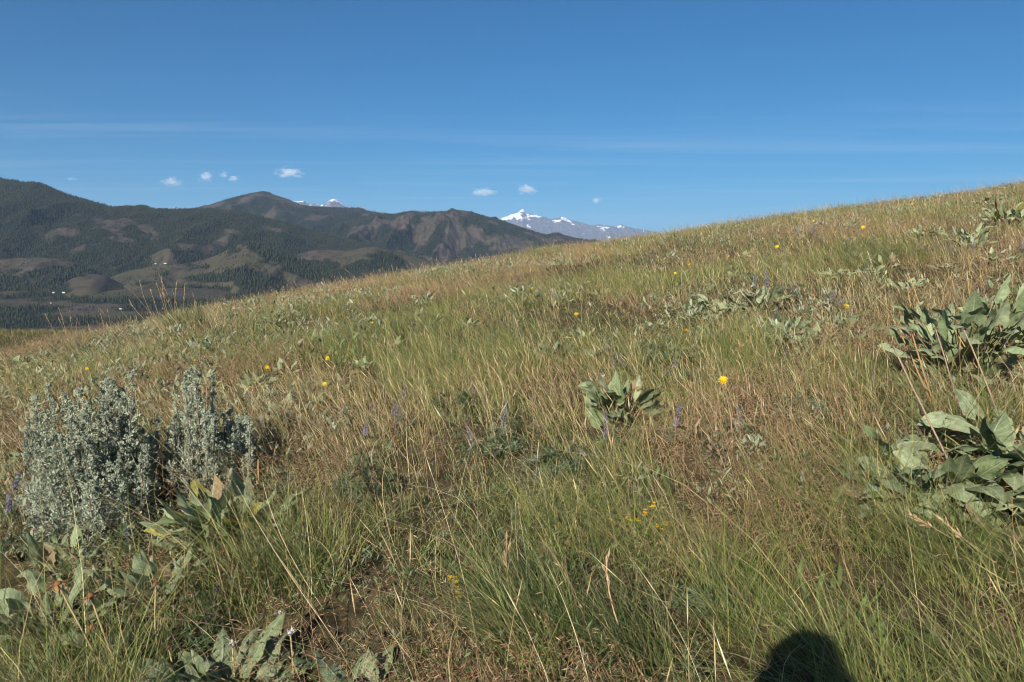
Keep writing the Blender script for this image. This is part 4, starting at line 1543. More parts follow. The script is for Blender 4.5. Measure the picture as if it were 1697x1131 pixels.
def lupine(px, py, spikes, label, seed, tone=1.0, nl=26, spread=0.10, hue=VIOLET):
    """px,py foot pixel; spikes: list of (tip px, tip py, flower length px)"""
    x, y, z = gp(px, py)
    root = empty("lupine", (x, y, z - 0.01))
    tag(root, label, "lupine", LUP_GROUP)
    r = np.random.default_rng(seed)
    hh = 0.12
    for (tx, ty, fl) in spikes:
        k, e = ke(tx, ty)
        H = max(0.12, EYE + e * y - z)
        L = max(0.035, fl / FPX * y)
        o = lupine_spike(seed + int(tx), L, H, hue).build("flower_spike", M_PETAL, root)
        o.location = (k * y - x + 0.03 * H, 0, 0)
        hh = max(hh, H * 0.62)
    lupine_leaves(seed, nl, spread, hh, tone).build("leaves", M_FOL, root)
    return root


for i, (px, py, sp, lb, hue) in enumerate([
        (1012, 745, [(1004, 682, 46)], "violet lupine right in front of the upright middle balsamroot clump", VIOLET),
        (1118, 735, [(1113, 668, 34)], "violet lupine standing right of the upright middle balsamroot clump", VIOLET),
        (836, 735, [(829, 660, 48)], "tall grey blue lupine spike in green grass near the picture's centre", GREYB),
        (790, 760, [(783, 700, 42)], "grey blue lupine low in the grass, below the tall grey blue spike", GREYB),
        (675, 680, [(669, 634, 26)], "blue lupine spike above the russet drift left of centre", GREYB),
        (668, 712, [(655, 665, 34), (663, 674, 28)], "lupine with two leaning spikes left of centre", GREYB),
        (790, 670, [(783, 634, 18)], "short violet lupine spike beside a dark leafy tuft", VIOLET),
        (806, 680, [(803, 638, 26)], "grey lupine spike right of the short violet one", GREYB),
        (735, 690, [(730, 648, 30)], "faded lilac lupine beside the dark leafy tuft", LILAC),
        (1018, 630, [(1013, 582, 24)], "violet lupine above the upright middle balsamroot clump", VIOLET),
        (1040, 630, [(1036, 582, 24)], "grey lupine spike just right of the violet one above the middle clump", GREYB),
        (1120, 632, [(1118, 592, 14)], "small violet lupine among russet heads right of the middle", VIOLET),
        (1232, 725, [(1227, 674, 34)], "lilac lupine in the russet grass below the bright yellow daisy", LILAC),
        (965, 775, [(959, 745, 18)], "magenta tinted lupine by a brown seedhead below the middle clump", LILAC),
        (1250, 500, [(1250, 456, 18)], "small violet lupine behind the flattened pale clump", VIOLET),
        (1272, 500, [(1269, 446, 26)], "larger violet lupine behind the flattened pale clump", VIOLET),
        (1285, 545, [(1284, 506, 26)], "slate blue lupine beside a curled leaf right of centre", GREYB),
        (1318, 505, [(1312, 468, 14), (1322, 470, 12)], "pair of lilac lupine spikes on the right slope", LILAC),
        (1384, 515, [(1378, 480, 18), (1390, 484, 16)], "lilac lupine cluster under the right upper slope", LILAC),
        (1537, 425, [(1530, 400, 18)], "pale lilac lupine on the upper right slope left of the cupped leaves", LILAC),
        (1556, 420, [(1552, 395, 14)], "violet lupine below the wide silver band of leaves", VIOLET),
        (1578, 428, [(1573, 402, 16), (1583, 405, 14)], "bushy violet lupine between the silver band and the cupped leaves", VIOLET),
        (1618, 425, [(1612, 392, 24)], "lilac lupine tucked against the cupped grey leaves", LILAC),
        (1692, 425, [(1691, 394, 24)], "violet lupine cut by the right picture edge", VIOLET),
        (1142, 420, [(1142, 400, 8)], "tiny violet lupine under the skyline right of the snow peak", VIOLET),
        (1065, 442, [(1058, 422, 14), (1070, 418, 16), (1082, 420, 16)], "lupine with three spikes below the skyline near the snow peak", GREYB),
        (1322, 395, [(1318, 372, 14)], "blue lupine high on the right slope near the skyline", GREYB),
        (1355, 400, [(1350, 376, 14)], "faded blue lupine near the right skyline beside its twin", GREYB),
        (345, 1035, [(345, 972, 40)], "blue lupine between the lower left balsamroot leaves", VIOLET),
        (70, 900, [(76, 832, 30), (62, 850, 26)], "violet lupine with two spikes at the left foot of the sagebrush", VIOLET),
        (22, 850, [(20, 776, 34)], "violet lupine at the left picture edge beside the sagebrush", VIOLET),
        (12, 875, [(8, 815, 36)], "violet lupine half out of the frame at the left edge", VIOLET),
        (210, 925, [(206, 866, 24)], "blue lupine in the sagebrush's shadow", VIOLET),
        (158, 950, [(155, 910, 18)], "pale blue lupine in feathery dark leaves under the sagebrush", GREYB),
        (200, 1110, [(195, 1058, 20)], "purple lupine among withered rusty heads in the lower left corner", VIOLET),
        (95, 905, [(84, 862, 20)], "small violet lupine close below the two spiked one at the sagebrush", VIOLET),
        (860, 470, [(856, 452, 12)], "faint lilac lupine in yellow grass below the distant snow peak", LILAC),
        (590, 520, [(586, 502, 10), (598, 504, 10)], "faint lilac lupine pair near the skyline hollow", LILAC),
        (420, 680, [(416, 650, 18)], "lilac lupine in straw grass right of the sagebrush top", LILAC),
        (1440, 470, [(1436, 448, 12)], "lilac lupine left of the two long pale leaves", LILAC),
        (1300, 610, [(1297, 580, 14)], "dull lilac lupine below the broad green leaved clump", LILAC),
        (610, 780, [(598, 700, 20)], "lilac spike in the russet drift left of centre", LILAC)]):
    lupine(px, py, sp, lb, 900 + i * 7, hue=hue, nl=18)

# leafy lupine tufts without open flowers
for i, (px, py, wpx, hpx, n, tone, lb) in enumerate([
        (205, 925, 110, 60, 110, 0.8, "dark feathery leafy tuft in front of the sagebrush"),
        (600, 830, 110, 60, 90, 0.85, "dark leafy tuft in the grass left of the picture's centre"),
        (755, 690, 80, 45, 80, 0.8, "dark narrow leaved tuft beside the short violet lupine"),
        (915, 800, 100, 60, 90, 0.95, "grey green leafy tuft below the middle balsamroot clump"),
        (830, 760, 90, 45, 70, 1.0, "soft grey leafy tuft under the tall grey blue lupine"),
        (1080, 605, 60, 40, 50, 1.1, "silvery leafy tuft beside the violet lupine above the middle"),
        (1310, 500, 60, 36, 50, 0.9, "dark leafy tuft among lilac lupines on the right slope"),
        (1170, 1010, 140, 50, 90, 0.95, "leafy grey tuft low in the foreground left of the dark head shadow"),
        (1600, 655, 90, 40, 60, 0.75, "dark green leafy tuft beneath the large stalked clump"),
        (470, 830, 70, 50, 60, 0.75, "dark tuft in the sagebrush shadow right of the bush"),
        (40, 930, 90, 50, 60, 0.9, "leafy tuft at the left edge under the sagebrush"),
        (170, 1030, 110, 55, 70, 0.85, "leafy tuft between rusty headed stalks in the lower left corner"),
        (320, 965, 90, 50, 60, 0.8, "dark tuft below the wide sprawling pale clump"),
        (330, 1075, 100, 45, 60, 0.9, "leafy tuft behind the white seed heads at the bottom edge"),
        (1330, 690, 90, 40, 40, 1.05, "grey leafy tuft in the russet drift right of the largest daisy"),
        (1240, 480, 60, 30, 40, 0.95, "leafy tuft around the violet lupines behind the flattened clump")]):
    x, y, z = gp(px, py)
    root = empty("leafy_tuft", (x, y, z))
    tag(root, lb, "leafy plant", "leafy tufts in the grass")
    lupine_leaves(1300 + i, n, wpx / FPX * y * 0.5, hpx / FPX * y, tone).build("leaves", M_FOL, root)


# ------------------------------------------------------------------ yellow daisies
def daisy_head(seed, R=0.02, nr=18, half=False):
    r = np.random.default_rng(seed)
    mb = MB()
    for ring, (n, rr, zz) in enumerate([(nr, 1.0, 0.0), (int(nr * 0.7), 0.66, 0.12)]):
        for j in range(n):
            b = j / n * 6.283 + ring * 0.2 + r.normal(0, 0.06)
            d = np.array([math.cos(b), math.sin(b), 0.28 + 0.5 * ring + r.normal(0, 0.12)])
            s = np.array([-math.sin(b), math.cos(b), 0])
            l = R * rr * r.uniform(0.85, 1.12)
            w = R * 0.11
            p0 = np.array([0, 0, zz * R]) + d * R * 0.12
            c = np.array([0.80, 0.56, 0.01]) * r.uniform(0.85, 1.08)
            mb.add([p0 - s * w * 0.6, p0 + s * w * 0.6, p0 + d * l * 0.8 + s * w, p0 + d * l * 0.8 - s * w, p0 + d * l], [[0, 1, 2, 3]], c)
            mb.add([p0 + d * l * 0.8 + s * w, p0 + d * l, p0 + d * l * 0.8 - s * w], [[0, 1, 2]], c)
    n = 9
    V = [(0, 0, 0.34 * R)] + [(0.26 * R * math.cos(j / n * 6.283), 0.26 * R * math.sin(j / n * 6.283), 0.22 * R) for j in range(n)]
    mb.add(V, [[0, 1 + j, 1 + (j + 1) % n] for j in range(n)], (0.62, 0.36, 0.01))
    # green cup below
    V = [(0, 0, -0.55 * R)] + [(0.24 * R * math.cos(j / n * 6.283), 0.24 * R * math.sin(j / n * 6.283), 0.05 * R) for j in range(n)]
    mb.add(V, [[0, 1 + (j + 1) % n, 1 + j] for j in range(n)], (0.10, 0.15, 0.05))
    return mb


DH = [daisy_head(60 + s, 1.0).mesh("flower_head") for s in range(3)]


def daisy(px, py, base_dy, R, label, seed, tilt=None):
    """flower centre at pixel (px,py); its foot base_dy pixels lower"""
    x, y, z = gp(px + base_dy * 0.05, py + base_dy)
    k, e = ke(px, py)
    H = max(0.1, EYE + e * y - z)
    root = empty("yellow_daisy", (x, y, z - 0.01))
    tag(root, label, "daisy", "yellow daisies on the slope")
    r = np.random.default_rng(seed)
    top = np.array([k * y - x, 0, H])
    P = np.array([[0, 0, 0], top * np.array([0.2, 0, 0.5]) + np.array([0.01, 0, 0]), top])
    t = np.linspace(0, 1, 7)[:, None]
    Q = (1 - t) ** 2 * P[0] + 2 * t * (1 - t) * P[1] + t * t * P[2]
    mb = MB()
    mb.tube(Q, np.linspace(0.0022, 0.0018, 7), (0.13, 0.17, 0.06), 5)
    for j in range(5):
        a = r.random() * 6.28
        d = np.array([math.cos(a), math.sin(a), r.uniform(0.3, 1.2)])
        d /= np.linalg.norm(d)
        s = np.array([-math.sin(a), math.cos(a), 0]) * 0.006
        l = r.uniform(0.06, 0.14)
        b0 = Q[j // 2]
        mb.add([b0, b0 + d * l * 0.5 + s, b0 + d * l, b0 + d * l * 0.5 - s], [[0, 1, 2, 3]], (0.14, 0.18, 0.08))
    mb.build("stem", M_FOL, root, True)
    h = link("flower_head", DH[seed % 3], M_PETAL, root)
    h.location = top
    d = Vector(tilt) if tilt else Vector((r.normal(-0.1, 0.35), -0.55 + r.normal(0, 0.3), 0.75))
    h.rotation_euler = d.to_track_quat('Z', 'Y').to_euler()
    h.scale = (R * 0.8, R * 0.8, R * 0.8)


for i, (px, py, dy, R, lb) in enumerate([
        (1198, 628, 95, 0.030, "largest bright yellow daisy standing free above the russet grass"),
        (1138, 547, 60, 0.026, "yellow daisy between the flattened pale clump and the middle clump"),
        (1402, 506, 55, 0.027, "yellow daisy on the right slope left of the large stalked clump"),
        (955, 520, 45, 0.026, "yellow daisy in russet grass just above the middle"),
        (1288, 408, 40, 0.030, "yellow daisy on the upper right slope above a violet lupine"),
        (1430, 376, 34, 0.032, "biggest yellow daisy of the upper right slope"),
        (1451, 397, 30, 0.022, "left one of two yellow daisies almost touching on the right slope"),
        (1458, 395, 30, 0.022, "right one of two yellow daisies almost touching on the right slope"),
        (1511, 338, 26, 0.026, "highest yellow daisy, right under the skyline on the right"),
        (1348, 366, 26, 0.024, "lone yellow daisy near the right skyline"),
        (1370, 400, 28, 0.020, "small yellow daisy beside tall straw stems on the right slope"),
        (1208, 424, 30, 0.018, "small yellow daisy, left of a close pair below the right skyline"),
        (1225, 424, 30, 0.018, "small yellow daisy, right of a close pair below the right skyline"),
        (1142, 438, 30, 0.022, "lone pale yellow daisy below the skyline near the centre right"),
        (1119, 452, 30, 0.020, "amber yellow daisy under the lone pale one"),
        (882, 478, 32, 0.028, "fringed yellow daisy in straw grass below the snow peak"),
        (617, 534, 32, 0.018, "dull yellow daisy in straw grass left of centre"),
        (543, 593, 36, 0.026, "wide yellow daisy seen edge on among straw stems at left"),
        (538, 635, 36, 0.022, "yellow daisy just below the edge on one at left"),
        (476, 608, 36, 0.024, "yellow daisy by the small pale clump above the sagebrush's right side"),
        (442, 607, 36, 0.022, "yellow daisy left neighbour of the one by the small pale clump"),
        (415, 489, 20, 0.020, "orange daisy on the skyline brow at left"),
        (323, 597, 36, 0.022, "yellow daisy above the tall narrow sagebrush"),
        (144, 610, 36, 0.022, "yellow daisy above the big sagebrush in short grass"),
        (139, 658, 40, 0.018, "yellow daisy partly behind the big sagebrush shoots"),
        (660, 728, 50, 0.012, "tiny yellow blossom in grey green herbs left of centre")]):
    daisy(px, py, dy, R, lb, 1500 + i)


# little yellow mustard sprays
def mustard(px, py, pts, label, seed):
    x, y, z = gp(px, py)
    root = empty("yellow_mustard", (x, y, z - 0.01))
    tag(root, label, "wildflower", "small yellow mustard flowers")
    r = np.random.default_rng(seed)
    st = MB()
    for (tx, ty) in pts:
        k, e = ke(tx, ty)
        top = np.array([k * y - x, r.normal(0, 0.015), EYE + e * y - z])
        t = np.linspace(0, 1, 6)[:, None]
        st.tube(np.array([0, 0, 0]) * (1 - t) ** 2 + 2 * t * (1 - t) * top * np.array([0.3, 0.3, 0.6]) + t * t * top, [0.0016] * 6, (0.13, 0.17, 0.05), 4)
        fl = MB()
        for q in range(4):
            c0 = top + r.normal(0, 0.006, 3)
            for j in range(4):
                a = j * 1.571 + r.random()
                d = np.array([math.cos(a), math.sin(a), 0.4]) * 0.0095
                s = np.array([-math.sin(a), math.cos(a), 0]) * 0.0045
                fl.add([c0, c0 + d * 0.7 + s, c0 + d, c0 + d * 0.7 - s], [[0, 1, 2, 3]], np.array([0.82, 0.55, 0.01]) * r.uniform(0.85, 1.05))
        fl.build("flower_head", M_PETAL, root)
    st.build("stem", M_FOL, root)


mustard(765, 1040, [(750, 958), (755, 968), (759, 972), (760, 982)], "bright yellow blossom cluster low in the foreground grass", 1700)
mustard(1075, 925, [(1041, 858), (1059, 863), (1080, 835), (1091, 870), (1104, 868), (1066, 846)], "scattered yellow blossoms on thin stems in the right foreground", 1701)


# ------------------------------------------------------------------ tussocks on the skyline and dock plant in front
def tussock(px, py, wpx, hpx, n, stalks, label, seed, cols, lean=0.0):
    x, y, z = gp(px, py)
    r = np.random.default_rng(seed)
    root = empty("bunchgrass_tussock", (x, y, z - 0.02))
    tag(root, label, "bunchgrass", "bunchgrass tussocks")
    W_, H_ = wpx / FPX * y, hpx / FPX * y
    a = r.random(n) * 6.283
    q = np.sqrt(r.random(n))
    bx, by = np.cos(a) * q * W_ * 0.36, np.sin(a) * q * W_ * 0.30
    P = np.stack([bx, by, ground_z(x + bx, y + by) - z], -1)
    out = np.stack([np.cos(a), np.sin(a)], -1) * q[:, None]
    h = H_ * r.uniform(0.4, 1.15, n)
    V, F = ribbons(P, out * 0.16 + np.array([lean, 0]) + r.normal(0, 0.14, (n, 2)), h, r.uniform(0.0022, 0.0043, n) * (1 + 0.04 * y), out * W_ / H_ * 0.2 + r.normal(0, 0.25, (n, 2)) + np.array([lean * 0.5, 0]), 5, r.random(n) * 6.28)
    i = r.choice(len(cols), n)
    C = np.array(cols)[i] * r.uniform(0.8, 1.2, (n, 1))
    link("blades", make_mesh("blades", V, [F], np.repeat(C, 12, 0)), M_GRASS, root)
    for (b, t) in stalks:
        k, e = ke(*t)
        kb, eb = ke(*b)
        A = np.array([kb * y - x, r.normal(0, 0.08), 0.0])
        B = np.array([k * y - x, r.normal(0, 0.1), EYE + e * y - z])
        tt = np.linspace(0, 1, 8)[:, None]
        Q = A + (B - A) * tt + np.array([r.normal(0, 0.03), r.normal(0, 0.03), 0]) * tt * (1 - tt) * 4
        mb = MB()
        mb.tube(Q, np.linspace(0.0038, 0.002, 8), np.array([0.42, 0.30, 0.17]) * r.uniform(0.8, 1.1), 4)
        for j in range(16):
            f = r.uniform(0.66, 1.0) * 7 * 0.999
            jj = int(f)
            p = Q[jj] + (Q[jj + 1] - Q[jj]) * (f - jj)
            d = (Q[jj + 1] - Q[jj])
            d = d / np.linalg.norm(d) + r.normal(0, 0.25, 3)
            s = np.cross(d, r.normal(0, 1, 3))
            s /= np.linalg.norm(s)
            mb.add([p, p + d * 0.022 + s * 0.004, p + d * 0.04, p + d * 0.022 - s * 0.004], [[0, 1, 2, 3]], np.array([0.40, 0.28, 0.17]) * r.uniform(0.8, 1.2))
        mb.build("seed_stalk", M_DRY, root)
    return root


GRN = [(0.075, 0.11, 0.035), (0.11, 0.14, 0.05), (0.05, 0.08, 0.028), (0.20, 0.20, 0.09)]
YGN = [(0.13, 0.17, 0.05), (0.17, 0.20, 0.07), (0.10, 0.14, 0.045), (0.25, 0.24, 0.11)]
tussock(310, 548, 84, 52, 420, [((296, 530), (286, 480)), ((285, 525), (258, 470)), ((275, 520), (246, 478)), ((300, 520), (270, 449)), ((290, 520), (266, 456)), ((305, 520), (292, 462)),
                                ((300, 525), (276, 475)), ((308, 525), (300, 470)), ((262, 525), (222, 476)), ((255, 520), (216, 494)), ((318, 525), (322, 486)), ((270, 525), (233, 468))],
        "dark green skyline tussock with many tall tan seed stalks against the valley", 1801, GRN, -0.1)
tussock(120, 570, 60, 26, 150, [((115, 565), (97, 508)), ((112, 562), (85, 520)), ((125, 562), (117, 514)), ((120, 566), (95, 522)), ((185, 545), (182, 510)), ((130, 562), (128, 528)), ((170, 550), (160, 512))],
        "pale tussock with leaning stalks on the left skyline", 1802, YGN, -0.1)
tussock(906, 432, 66, 34, 420, [((905, 420), (900, 395)), ((912, 420), (918, 398))], "round yellow green tussock on the skyline below the brown ridge", 1803, YGN)
tussock(1440, 640, 70, 70, 200, [((1440, 600), (1425, 540))], "fresh green tussock left of the large stalked clump", 1804, YGN, -0.15)
tussock(470, 965, 120, 100, 420, [((470, 950), (430, 880))], "green tussock in front of the sprawling pale clump at lower left", 1805, GRN, -0.25)
tussock(900, 1075, 210, 190, 850, [((930, 1060), (840, 880)), ((960, 1080), (900, 900))], "dense green tussock in the middle foreground", 1806, YGN, -0.35)
tussock(1060, 1100, 170, 165, 560, [((1070, 1080), (1010, 930))], "dark green tussock right of the dense foreground one", 1807, GRN, -0.3)
tussock(1690, 950, 190, 110, 640, [((1690, 940), (1560, 850)), ((1680, 950), (1500, 840))], "green tussock bent far over at the lower right edge", 1808, YGN, -0.75)
tussock(1200, 620, 70, 60, 150, [((1205, 600), (1240, 565)), ((1210, 640), (1232, 566))], "yellow green tussock behind the largest yellow daisy", 1809, YGN, -0.1)


def dock(px, py, tips, label, seed):
    x, y, z = gp(px, py)
    r = np.random.default_rng(seed)
    root = empty("dock_plant", (x, y, z - 0.01))
    tag(root, label, "dock plant")
    mb = MB()
    for (bx, by, tx, ty, w) in tips:
        k0, e0 = ke(bx, by)
        gx, gy, gz = gp(bx, by)
        k, e = ke(tx, ty)
        A = np.array([gx - x, gy - y, gz - z])
        B = np.array([k * gy - x, gy - y + 0.02, EYE + e * gy - z])
        L = np.linalg.norm(B - A)
        n = 12
        S = np.array([1.0, 0.35 * r.normal(), 0.1])
        S /= np.linalg.norm(S)
        V = []
        for i in range(n):
            t = i / (n - 1)
            c = A + (B - A) * t + np.array([0.05 * L * math.sin(t * 3 + seed), -0.10 * L * math.sin(t * math.pi), 0])
            ww = w * (0.18 + 0.82 * math.sin(min(1, t * 1.25 + 0.08) * math.pi) ** 0.8) * (1 - t ** 5)
            wob = 0.35 * ww * math.sin(t * 17 + seed)
            V += [c - S * ww + np.array([0, wob, 0.2 * wob]), c - S * ww * 0.5 + np.array([0, 0.3 * wob + 0.004, 0]), c + np.array([0, 0.008, 0]),
                  c + S * ww * 0.5 + np.array([0, -0.3 * wob + 0.004, 0]), c + S * ww + np.array([0, -wob, 0.2 * wob])]
        F = [[i * 5 + j, i * 5 + j + 1, (i + 1) * 5 + j + 1, (i + 1) * 5 + j] for i in range(n - 1) for j in range(4)]
        mb.add(V, F, np.array([0.115, 0.165, 0.055]) * r.uniform(0.7, 1.3))
    mb.build("leaves", M_FOL, root, True)
    CLEAR.append((x + 0.08, y, 0.27))
    CLEAR.append((x + 0.05, y - 0.25, 0.27))


dock(1392, 1005, [(1322, 978, 1328, 898, 0.012), (1355, 985, 1367, 925, 0.011), (1392, 975, 1389, 915, 0.014), (1382, 975, 1380, 945, 0.011), (1415, 1020, 1443, 968, 0.015), (1430, 1010, 1470, 965, 0.010),
                  (1375, 1055, 1378, 1010, 0.018), (1400, 1060, 1402, 1020, 0.018), (1460, 1060, 1462, 1012, 0.022), (1480, 1050, 1550, 1035, 0.018), (1420, 1065, 1440, 1040, 0.02), (1520, 1075, 1560, 1030, 0.02),
                  (1340, 1000, 1318, 940, 0.010), (1365, 1010, 1350, 960, 0.012), (1385, 1030, 1400, 985, 0.014), (1410, 1040, 1430, 1000, 0.014), (1440, 1040, 1455, 995, 0.016), (1395, 1075, 1385, 1040, 0.018), (1455, 1080, 1475, 1045, 0.02), (1490, 1075, 1520, 1045, 0.018), (1350, 1050, 1340, 1010, 0.012)],
     "bright green wavy leaved dock beside the dark head shadow", 5)

for (px, py, rr) in [(100, 1010, 0.34), (60, 920, 0.22), (390, 925, 0.34), (300, 900, 0.25), (245, 1040, 0.26), (400, 1110, 0.30), (600, 1115, 0.20), (180, 1100, 0.25), (1450, 1065, 0.20), (560, 1040, 0.20), (765, 1010, 0.10)]:
    _x, _y, _z = gp(px, py)
    CLEAR.append((_x, _y, rr))

build_meadow()


# ------------------------------------------------------------------ the photographer, standing behind the lens (only the head's shadow falls into view)
def build_person():
    fwd = Vector((0, 1, 0))
    head_c = Vector((0.0, -0.215, EYE - 0.01))
    gz = float(ground_z(0, -0.30))

    def skin(name, nodes, edges, root=0):
        me = bpy.data.meshes.new(name)
        me.from_pydata([n[:3] for n in nodes], edges, [])
        o = bpy.data.objects.new(name, me)
        COL.objects.link(o)
        o.modifiers.new("skin", 'SKIN')
        for i, n in enumerate(nodes):
            rr = n[3] if isinstance(n[3], tuple) else (n[3], n[3])
            me.skin_vertices[0].data[i].radius = rr
            me.skin_vertices[0].data[i].use_root = (i == root)
        s = o.modifiers.new("sub", 'SUBSURF')
        s.levels = s.render_levels = 2
        dep = bpy.context.evaluated_depsgraph_get()
        m2 = bpy.data.meshes.new_from_object(o.evaluated_get(dep))
        bpy.data.objects.remove(o)
        return m2

    Y0 = -0.31
    N = [(0, Y0, gz + 0.93, (0.155, 0.115)), (0, Y0 + 0.01, gz + 1.10, (0.135, 0.10)), (0, Y0 - 0.01, gz + 1.28, (0.165, 0.115)), (0, Y0 - 0.02, gz + 1.40, (0.12, 0.085)),
         (0, Y0 + 0.02, gz + 1.47, 0.056), (0, Y0 + 0.06, gz + 1.53, 0.056)]
    E = [(0, 1), (1, 2), (2, 3), (3, 4), (4, 5)]
    legs, arms = [], []
    for s in (-1, 1):
        b = len(N)
        N += [(s * 0.095, Y0, gz + 0.84, 0.088), (s * 0.12, Y0 + 0.02, gz + 0.48, 0.058), (s * 0.13, Y0 - 0.02, gz + 0.30, 0.055), (s * 0.135, Y0 - 0.03, gz + 0.09, 0.04), (s * 0.14, Y0 + 0.02, gz + 0.035, 0.035), (s * 0.15, Y0 + 0.13, gz + 0.03, 0.032)]
        E += [(0, b), (b, b + 1), (b + 1, b + 2), (b + 2, b + 3), (b + 3, b + 4), (b + 4, b + 5)]
        a = len(N)
        N += [(s * 0.175, Y0 - 0.02, gz + 1.38, 0.056), (s * 0.27, Y0 + 0.06, gz + 1.22, 0.045), (s * 0.23, Y0 + 0.13, gz + 1.30, 0.040), (s * 0.105, Y0 + 0.235, gz + 1.485, 0.028), (s * 0.088, Y0 + 0.25, gz + 1.53, (0.034, 0.02))]
        E += [(3, a), (a, a + 1), (a + 1, a + 2), (a + 2, a + 3), (a + 3, a + 4)]
    body = skin("body", N, E)
    fing = []
    for s in (-1, 1):
        for f in range(5):
            if f < 4:
                p0 = Vector((s * 0.088, Y0 + 0.255, gz + 1.535 + 0.016 * (f - 1.5)))
                ln = [0.050, 0.055, 0.052, 0.042][3 - f]
                p1 = p0 + Vector((-s * 0.010, ln * 0.7, 0.004))
                p2 = p1 + Vector((-s * 0.022, ln * 0.25, 0.002))
                p3 = p2 + Vector((-s * 0.020, -0.004, 0))
                rr = 0.0085
            else:
                p0 = Vector((s * 0.080, Y0 + 0.245, gz + 1.50))
                p1 = p0 + Vector((-s * 0.018, 0.015, -0.012))
                p2 = p1 + Vector((-s * 0.018, 0.016, 0.002))
                p3 = p2 + Vector((-s * 0.012, 0.008, 0.004))
                rr = 0.0095
            fing.append(skin("finger", [(*p0, rr), (*p1, rr), (*p2, rr * 0.9), (*p3, rr * 0.75)], [(0, 1), (1, 2), (2, 3)]))
    # head: an egg pushed into a face
    bm = bmesh.new()
    bmesh.ops.create_uvsphere(bm, u_segments=40, v_segments=32, radius=1.0)
    for v in bm.verts:
        x, y, z = v.co
        X, Yv, Z = x * 0.076, y * 0.098, z * 0.118
        if z < -0.1:
            X *= 1 - 0.30 * (-z - 0.1)
            Yv = Yv * (1 - 0.22 * (-z - 0.1)) + 0.012 * (-z)
        if y > 0.3:
            g = math.exp(-((x / 0.16) ** 2)) * math.exp(-((z + 0.12) / 0.20) ** 2)
            Yv += 0.026 * g                                                   # nose
            for sx_ in (-1, 1):
                Yv -= 0.010 * math.exp(-(((x - sx_ * 0.40) / 0.17) ** 2 + ((z - 0.05) / 0.12) ** 2))   # eye sockets
            Yv += 0.006 * math.exp(-((x / 0.30) ** 2 + ((z + 0.47) / 0.06) ** 2)) + 0.006 * math.exp(-((x / 0.28) ** 2 + ((z + 0.58) / 0.06) ** 2))
            Yv -= 0.004 * math.exp(-((x / 0.30) ** 2 + ((z + 0.525) / 0.025) ** 2))                     # mouth line
            Yv += 0.009 * math.exp(-((x / 0.3) ** 2 + ((z + 0.85) / 0.15) ** 2))                        # chin
        for sx_ in (-1, 1):
            X += sx_ * 0.014 * math.exp(-(((y + 0.12) / 0.16) ** 2 + ((z + 0.02) / 0.24) ** 2)) * (1 if x * sx_ > 0.6 else 0)  # ears
        v.co = (X, Yv, Z)
    hm = bpy.data.meshes.new("head")
    bm.to_mesh(hm)
    bm.free()
    hm.transform(__import__("mathutils").Matrix.Translation(head_c))
    join = bmesh.new()
    for m in [body, hm] + fing:
        join.from_mesh(m)
    me = bpy.data.meshes.new("person")
    join.to_mesh(me)
    join.free()
    o = bpy.data.objects.new("person", me)
    COL.objects.link(o)
    rm = o.modifiers.new("remesh", 'REMESH')
    rm.mode = 'VOXEL'
    rm.voxel_size = 0.006
    rm.use_smooth_shade = True
    dep = bpy.context.evaluated_depsgraph_get()
    m2 = bpy.data.meshes.new_from_object(o.evaluated_get(dep))
    bpy.data.objects.remove(o)
    for m in [body, hm, me] + fing:
        bpy.data.meshes.remove(m)
    m2.name = "person"
    p = link("person", m2, plain("skin", (0.50, 0.32, 0.23), 0.55, 0.3))
    tag(p, "photographer in jacket and cap whose head shadow lies on the grass at the bottom edge", "person")
    # clothes: looser skins over the same bones
    J = [(n[0], n[1], n[2], tuple(v + 0.014 for v in n[3]) if isinstance(n[3], tuple) else n[3] + 0.014) for n in N]
    ji = [0, 1, 2, 3] + [12 - 6 + 0] if False else None
    l0, a0, l1, a1 = 6, 12, 17, 23
    jn = [J[0], J[1], J[2], J[3]]
    je = [(0, 1), (1, 2), (2, 3)]
    for a in (a0, a1):
        b = len(jn)
        jn += [J[a], J[a + 1], J[a + 2], tuple(np.array(J[a + 2][:3]) * 0.15 + np.array(J[a + 3][:3]) * 0.85) + (0.036,)]
        je += [(3, b), (b, b + 1), (b + 1, b + 2), (b + 2, b + 3)]
    link("jacket", skin("jacket", jn, je), plain("jacket_cloth", (0.08, 0.10, 0.16), 0.85), p)
    tn = [(0, Y0, gz + 0.94, (0.17, 0.13))]
    te = []
    for l in (l0, l1):
        b = len(tn)
        tn += [J[l], J[l + 1], J[l + 2], (J[l + 3][0], J[l + 3][1], gz + 0.10, 0.058)]
        te += [(0, b), (b, b + 1), (b + 1, b + 2), (b + 2, b + 3)]
    link("trousers", skin("trousers", tn, te), plain("trouser_cloth", (0.16, 0.14, 0.10), 0.9), p)
    for l in (l0, l1):
        q = J[l + 4]
        link("shoe", skin("shoe", [(q[0], q[1] - 0.05, gz + 0.045, 0.05), (q[0], q[1] + 0.04, gz + 0.045, 0.048), (J[l + 5][0], J[l + 5][1] + 0.02, gz + 0.035, 0.042)], [(0, 1), (1, 2)]),
             plain("shoe_leather", (0.10, 0.07, 0.05), 0.6), p)
    # brimmed sun hat
    bm = bmesh.new()
    prof = [(0.0, 0.135), (0.040, 0.133), (0.070, 0.122), (0.084, 0.085), (0.093, 0.045), (0.116, 0.014), (0.155, -0.024), (0.163, -0.040), (0.152, -0.030), (0.110, 0.010)]
    n = 36
    rows = []
    for (r_, z_) in prof:
        rows.append([bm.verts.new((r_ * math.cos(i / n * 6.283) * 0.92, r_ * math.sin(i / n * 6.283) * 1.12 + 0.0, z_)) for i in range(n)])
